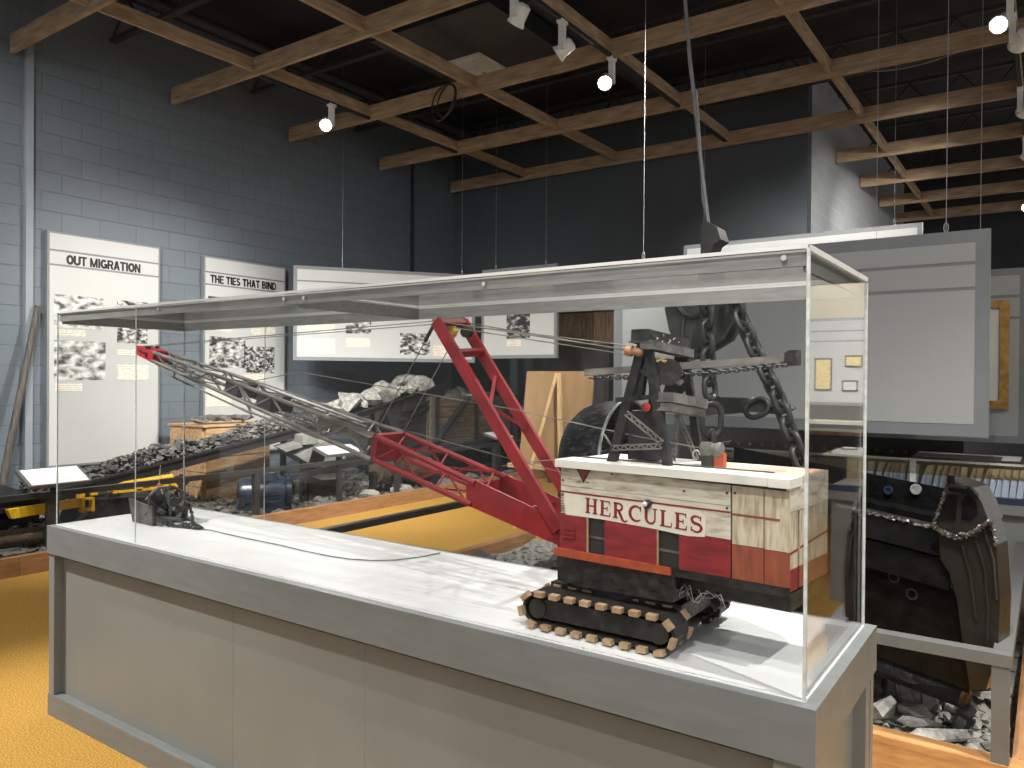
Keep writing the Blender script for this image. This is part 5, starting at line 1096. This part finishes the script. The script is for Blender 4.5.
def big_chain(name, pts, L, Wd, r_, label):
    t = thing(name, pts[0], label, 'chain'); pts = [V(p) for p in pts]; d = [0]
    for a, b in zip(pts, pts[1:]): d.append(d[-1]+(b-a).length)
    k = 0; s_ = L/2; i = 0
    while s_ < d[-1]-L*.3:
        i = max(j for j in range(len(d)-1) if d[j] <= s_); p = pts[i].lerp(pts[i+1], (s_-d[i])/(d[i+1]-d[i])); dd = (pts[i+1]-pts[i]).normalized()
        sd = V((_R.x, _R.y, 0)) if k % 2 == 0 else V((_F.x, _F.y, 0)); sd = (sd*.9+(V((_F.x, _F.y, 0)) if k % 2 == 0 else -V((_R.x, _R.y, 0)))*.45)
        build('link', MB().link(p, dd, sd, L, Wd, r_, 8), 'hook_black', t, smooth=True); s_ += L-2.5*r_; k += 1
big_chain('hoist_chain', [PY(707, 292, HY-.16), PY(708, 360, HY-.16), PY(711, 408, HY-.16)], .10, .062, .0135, 'heavy black chain hanging straight down from the hoist block')
dl = thing('chain_shackle', PY(711, 450, HY-.16), 'long black shackle link at the foot of the straight chain, above the model roof', 'shackle')
build('shackle_link', MB().link(PY(711.5, 420, HY-.16), (0, 0, 1), (_R.x, _R.y, 0), .155, .088, .015, 8), 'hook_black', dl, smooth=True)
build('shackle_tail', MB().link(PY(712, 442, HY-.16), (0, 0, 1), (_F.x, _F.y, 0), .10, .062, .014, 8).link(PY(712.5, 456, HY-.16), (0, 0, 1), (_R.x, _R.y, 0), .10, .062, .014, 8).link(PY(713, 471, HY-.16), (0, 0, 1), (_F.x, _F.y, 0), .10, .062, .014, 8).link(PY(713, 486, HY-.16), (0, 0, 1), (_R.x, _R.y, 0), .10, .062, .014, 8), 'hook_black', dl, smooth=True)
big_chain('hoist_chain', [PY(729, 284, HY-.14), PY(741, 318, HY-.14), PY(757, 355, HY-.14), PY(779, 400, HY-.14), PY(803, 470, HY-.14)], .10, .062, .0135, 'heavy black chain slanting down to the right from the hoist block')
sb = thing('spreader_bar', PY(750, 425, 3.7), 'rough black spreader bar crossing behind the two heavy chains', 'spreader bar')
build('bar', MB().prism([PY(a, b, 3.72) for a, b in ((700, 400), (718, 397), (745, 398), (770, 402), (782, 404), (790, 409), (784, 412), (774, 414), (752, 412), (730, 414), (700, 416))], (0, .12, 0)).bevel(.012, 2), 'hook_black', sb)
bp_ = MB()
for k in range(9): bp_.hull(PY(775+k*1.6, 404+(k % 3)*3, 3.71), (.02, .03, .02), k, 10)
for k in range(5): bp_.hull(PY(711+k*1.3, 398-(k % 2)*3, 3.71), (.018, .03, .018), k+20, 10)
build('bar_end', bp_, 'hook_black', sb)
tag(build('loose_ring', MB().link(PY(757, 408, 3.710), (1, 0, .40), (-.40, .2, 1), .118, .080, .013, 10), 'hook_black', smooth=True), 'thick black oval ring hanging in front of the spreader bar', 'ring')
# scuffed black arched hood
hd = thing('arched_hood', (-2.2, 4.1, .1), 'scuffed black steel arched hood rising behind the model tower', 'machine hood')
prof = lambda x, k=1.: [(x, 4.1+.36*k*math.cos(a), 1.02+(.36*math.sin(a)*k if math.sin(a) >= 0 else 0)) for a in [PI*i/20 for i in range(21)]]
hm = MB(); secs = []
for x, k in ((-2.03, 1), (-2.12, .995), (-2.21, .96), (-2.285, .88), (-2.345, .74), (-2.375, .55)):
    ring = [(x, 4.1-.36*k, .12)]+[(x, 4.1-.36*k*math.cos(a), 1.02+.36*k*math.sin(a)) for a in [PI*i/20 for i in range(21)]]+[(x, 4.1+.36*k, .12)]
    secs.append([hm.bm.verts.new(p) for p in ring])
for a, b in zip(secs, secs[1:]):
    for i in range(len(a)-1): hm.bm.faces.new((a[i], a[i+1], b[i+1], b[i]))
hm.bm.faces.new(secs[-1]); g_ = bmesh.ops.solidify(hm.bm, geom=list(hm.bm.faces), thickness=.012)
build('hood_shell', hm, 'hood', hd, smooth=True)
build('hood_rim', MB().path([(-2.028, 4.1-.365*math.cos(a), 1.02+.365*math.sin(a)) for a in [PI*i/24 for i in range(25)]], .009, 6).path([(-2.028, 3.735, .12), (-2.028, 3.735, 1.02)], .009, 6), 'silver', hd, smooth=True)
build('hood_rail', MB().bar((-2.03, 3.76, 1.09), (-2.03, 4.44, 1.13), .02, .03), 'black_iron', hd)
# vitrine with upright paper slips, right behind the bucket
vt = thing('flat_glass_vitrine', (-.9, 5.9, 0), 'low flat-topped glass vitrine with a row of upright blue-white slips, behind the bucket', 'vitrine')
VX0, VX1, VY0, VY1, VZ = -2.15, .45, 5.55, 6.25, 1.005
build('vitrine_base', MB().box(VX0+.05, VX1-.05, VY0+.05, VY1-.05, 0, .70), 'grey_paint', vt); build('base_lip', box(VX0, VX1, VY0, VY1, .70, .76), 'grey_paint', vt)
build('blue_band', box(VX0+.01, VX1-.01, VY0+.006, VY0+.05, .761, .80), 'blue_strip', vt)
build('glass_front', box(VX0, VX1, VY0, VY0+.005, .80, VZ-.004), 'glass', vt); build('glass_top', box(VX0, VX1, VY0, VY1, VZ-.003, VZ+.003), 'glass', vt)
build('glass_edge', box(VX0, VX1, VY0-.004, VY0+.001, VZ-.008, VZ+.006), 'acrylic_edge', vt); build('glass_edge', box(VX0-.004, VX0+.001, VY0, VY1, VZ-.006, VZ+.005), 'acrylic_edge', vt)
for x in (-.72, -.02): build('glass_joint', box(x-.018, x+.018, VY0-.003, VY0+.008, .80, VZ-.008), 'acrylic_edge', vt)
build('backing', box(VX0+.02, VX1-.02, VY1-.02, VY1-.01, .761, VZ-.01), 'slip_tan', vt)
build('liner', box(VX0+.02, VX1-.02, VY0+.06, VY1-.03, .761, .775), 'cream', vt)
build('plan_sheet', box(-.75, -.05, VY0+.15, VY1-.1, VZ+.0035, VZ+.006), 'plaque_frame', vt); build('plan_mount', MB().box(-.25, -.15, VY0+.2, VY1-.15, VZ+.0065, VZ+.008).box(-.75, -.25, VY1-.2, VY1-.15, VZ+.0065, VZ+.008), 'mount', vt)
rnd = random.Random(50)
for k in range(56):
    x = VX0+.06+k*.0385; lean = rnd.uniform(.010, .035); yy = VY0+.09+rnd.uniform(-.008, .008)
    s_ = tag(build('paper_slip', MB().hexa([(x, yy, .776), (x+.030, yy+.03, .776), (x+.028, yy+.033, .776), (x-.002, yy+.003, .776)], [(x+lean, yy, .90), (x+lean+.030, yy+.03, .90), (x+lean+.028, yy+.033, .90), (x+lean-.002, yy+.003, .90)]), 'slip'), 'blue-white upright slip standing in the row inside the flat vitrine', 'paper slip', 'slips in the vitrine')
    build('slip_head', MB().hexa([(x+lean, yy, .9002), (x+lean+.030, yy+.03, .9002), (x+lean+.028, yy+.033, .9002), (x+lean-.002, yy+.003, .9002)], [(x+lean*1.7, yy, .965), (x+lean*1.7+.030, yy+.03, .965), (x+lean*1.7+.028, yy+.033, .965), (x+lean*1.7-.002, yy+.003, .965)]), 'slip_tan', s_)
rb = thing('riveted_girder', (-1.4, 7.0, .9), 'black riveted steel girder lying behind the flat vitrine', 'girder')
build('girder_web', box(-2.9, -.55, 6.95, 7.0, .7, 1.14), 'steel_dark', rb); build('girder_flange', box(-2.9, -.55, 6.90, 7.05, 1.14, 1.165), 'steel_dark', rb)
rv = MB()
for k in range(22): rv.lathe([(.018, 0), (.014, .01), (.004, .014)], (-2.85+k*.105, 6.95, 1.08), (0, -1, 0), 8)
build('rivets', rv, 'grey_iron', rb); build('girder_stand', MB().box(-2.7, -2.6, 6.9, 7.05, 0, .7).box(-.9, -.8, 6.9, 7.05, 0, .7), 'steel_dark', rb)
kt = thing('wall_shelf', (.9, 9.5, 0), 'dark cabinet with a cream shelf top in the room at the right edge', 'cabinet')
build('cabinet_body', box(.35, 1.6, 9.2, 9.7, 0, .9), 'steel_dark', kt); build('shelf_top', box(.3, 1.65, 9.15, 9.75, .9, .94), 'curb', kt)
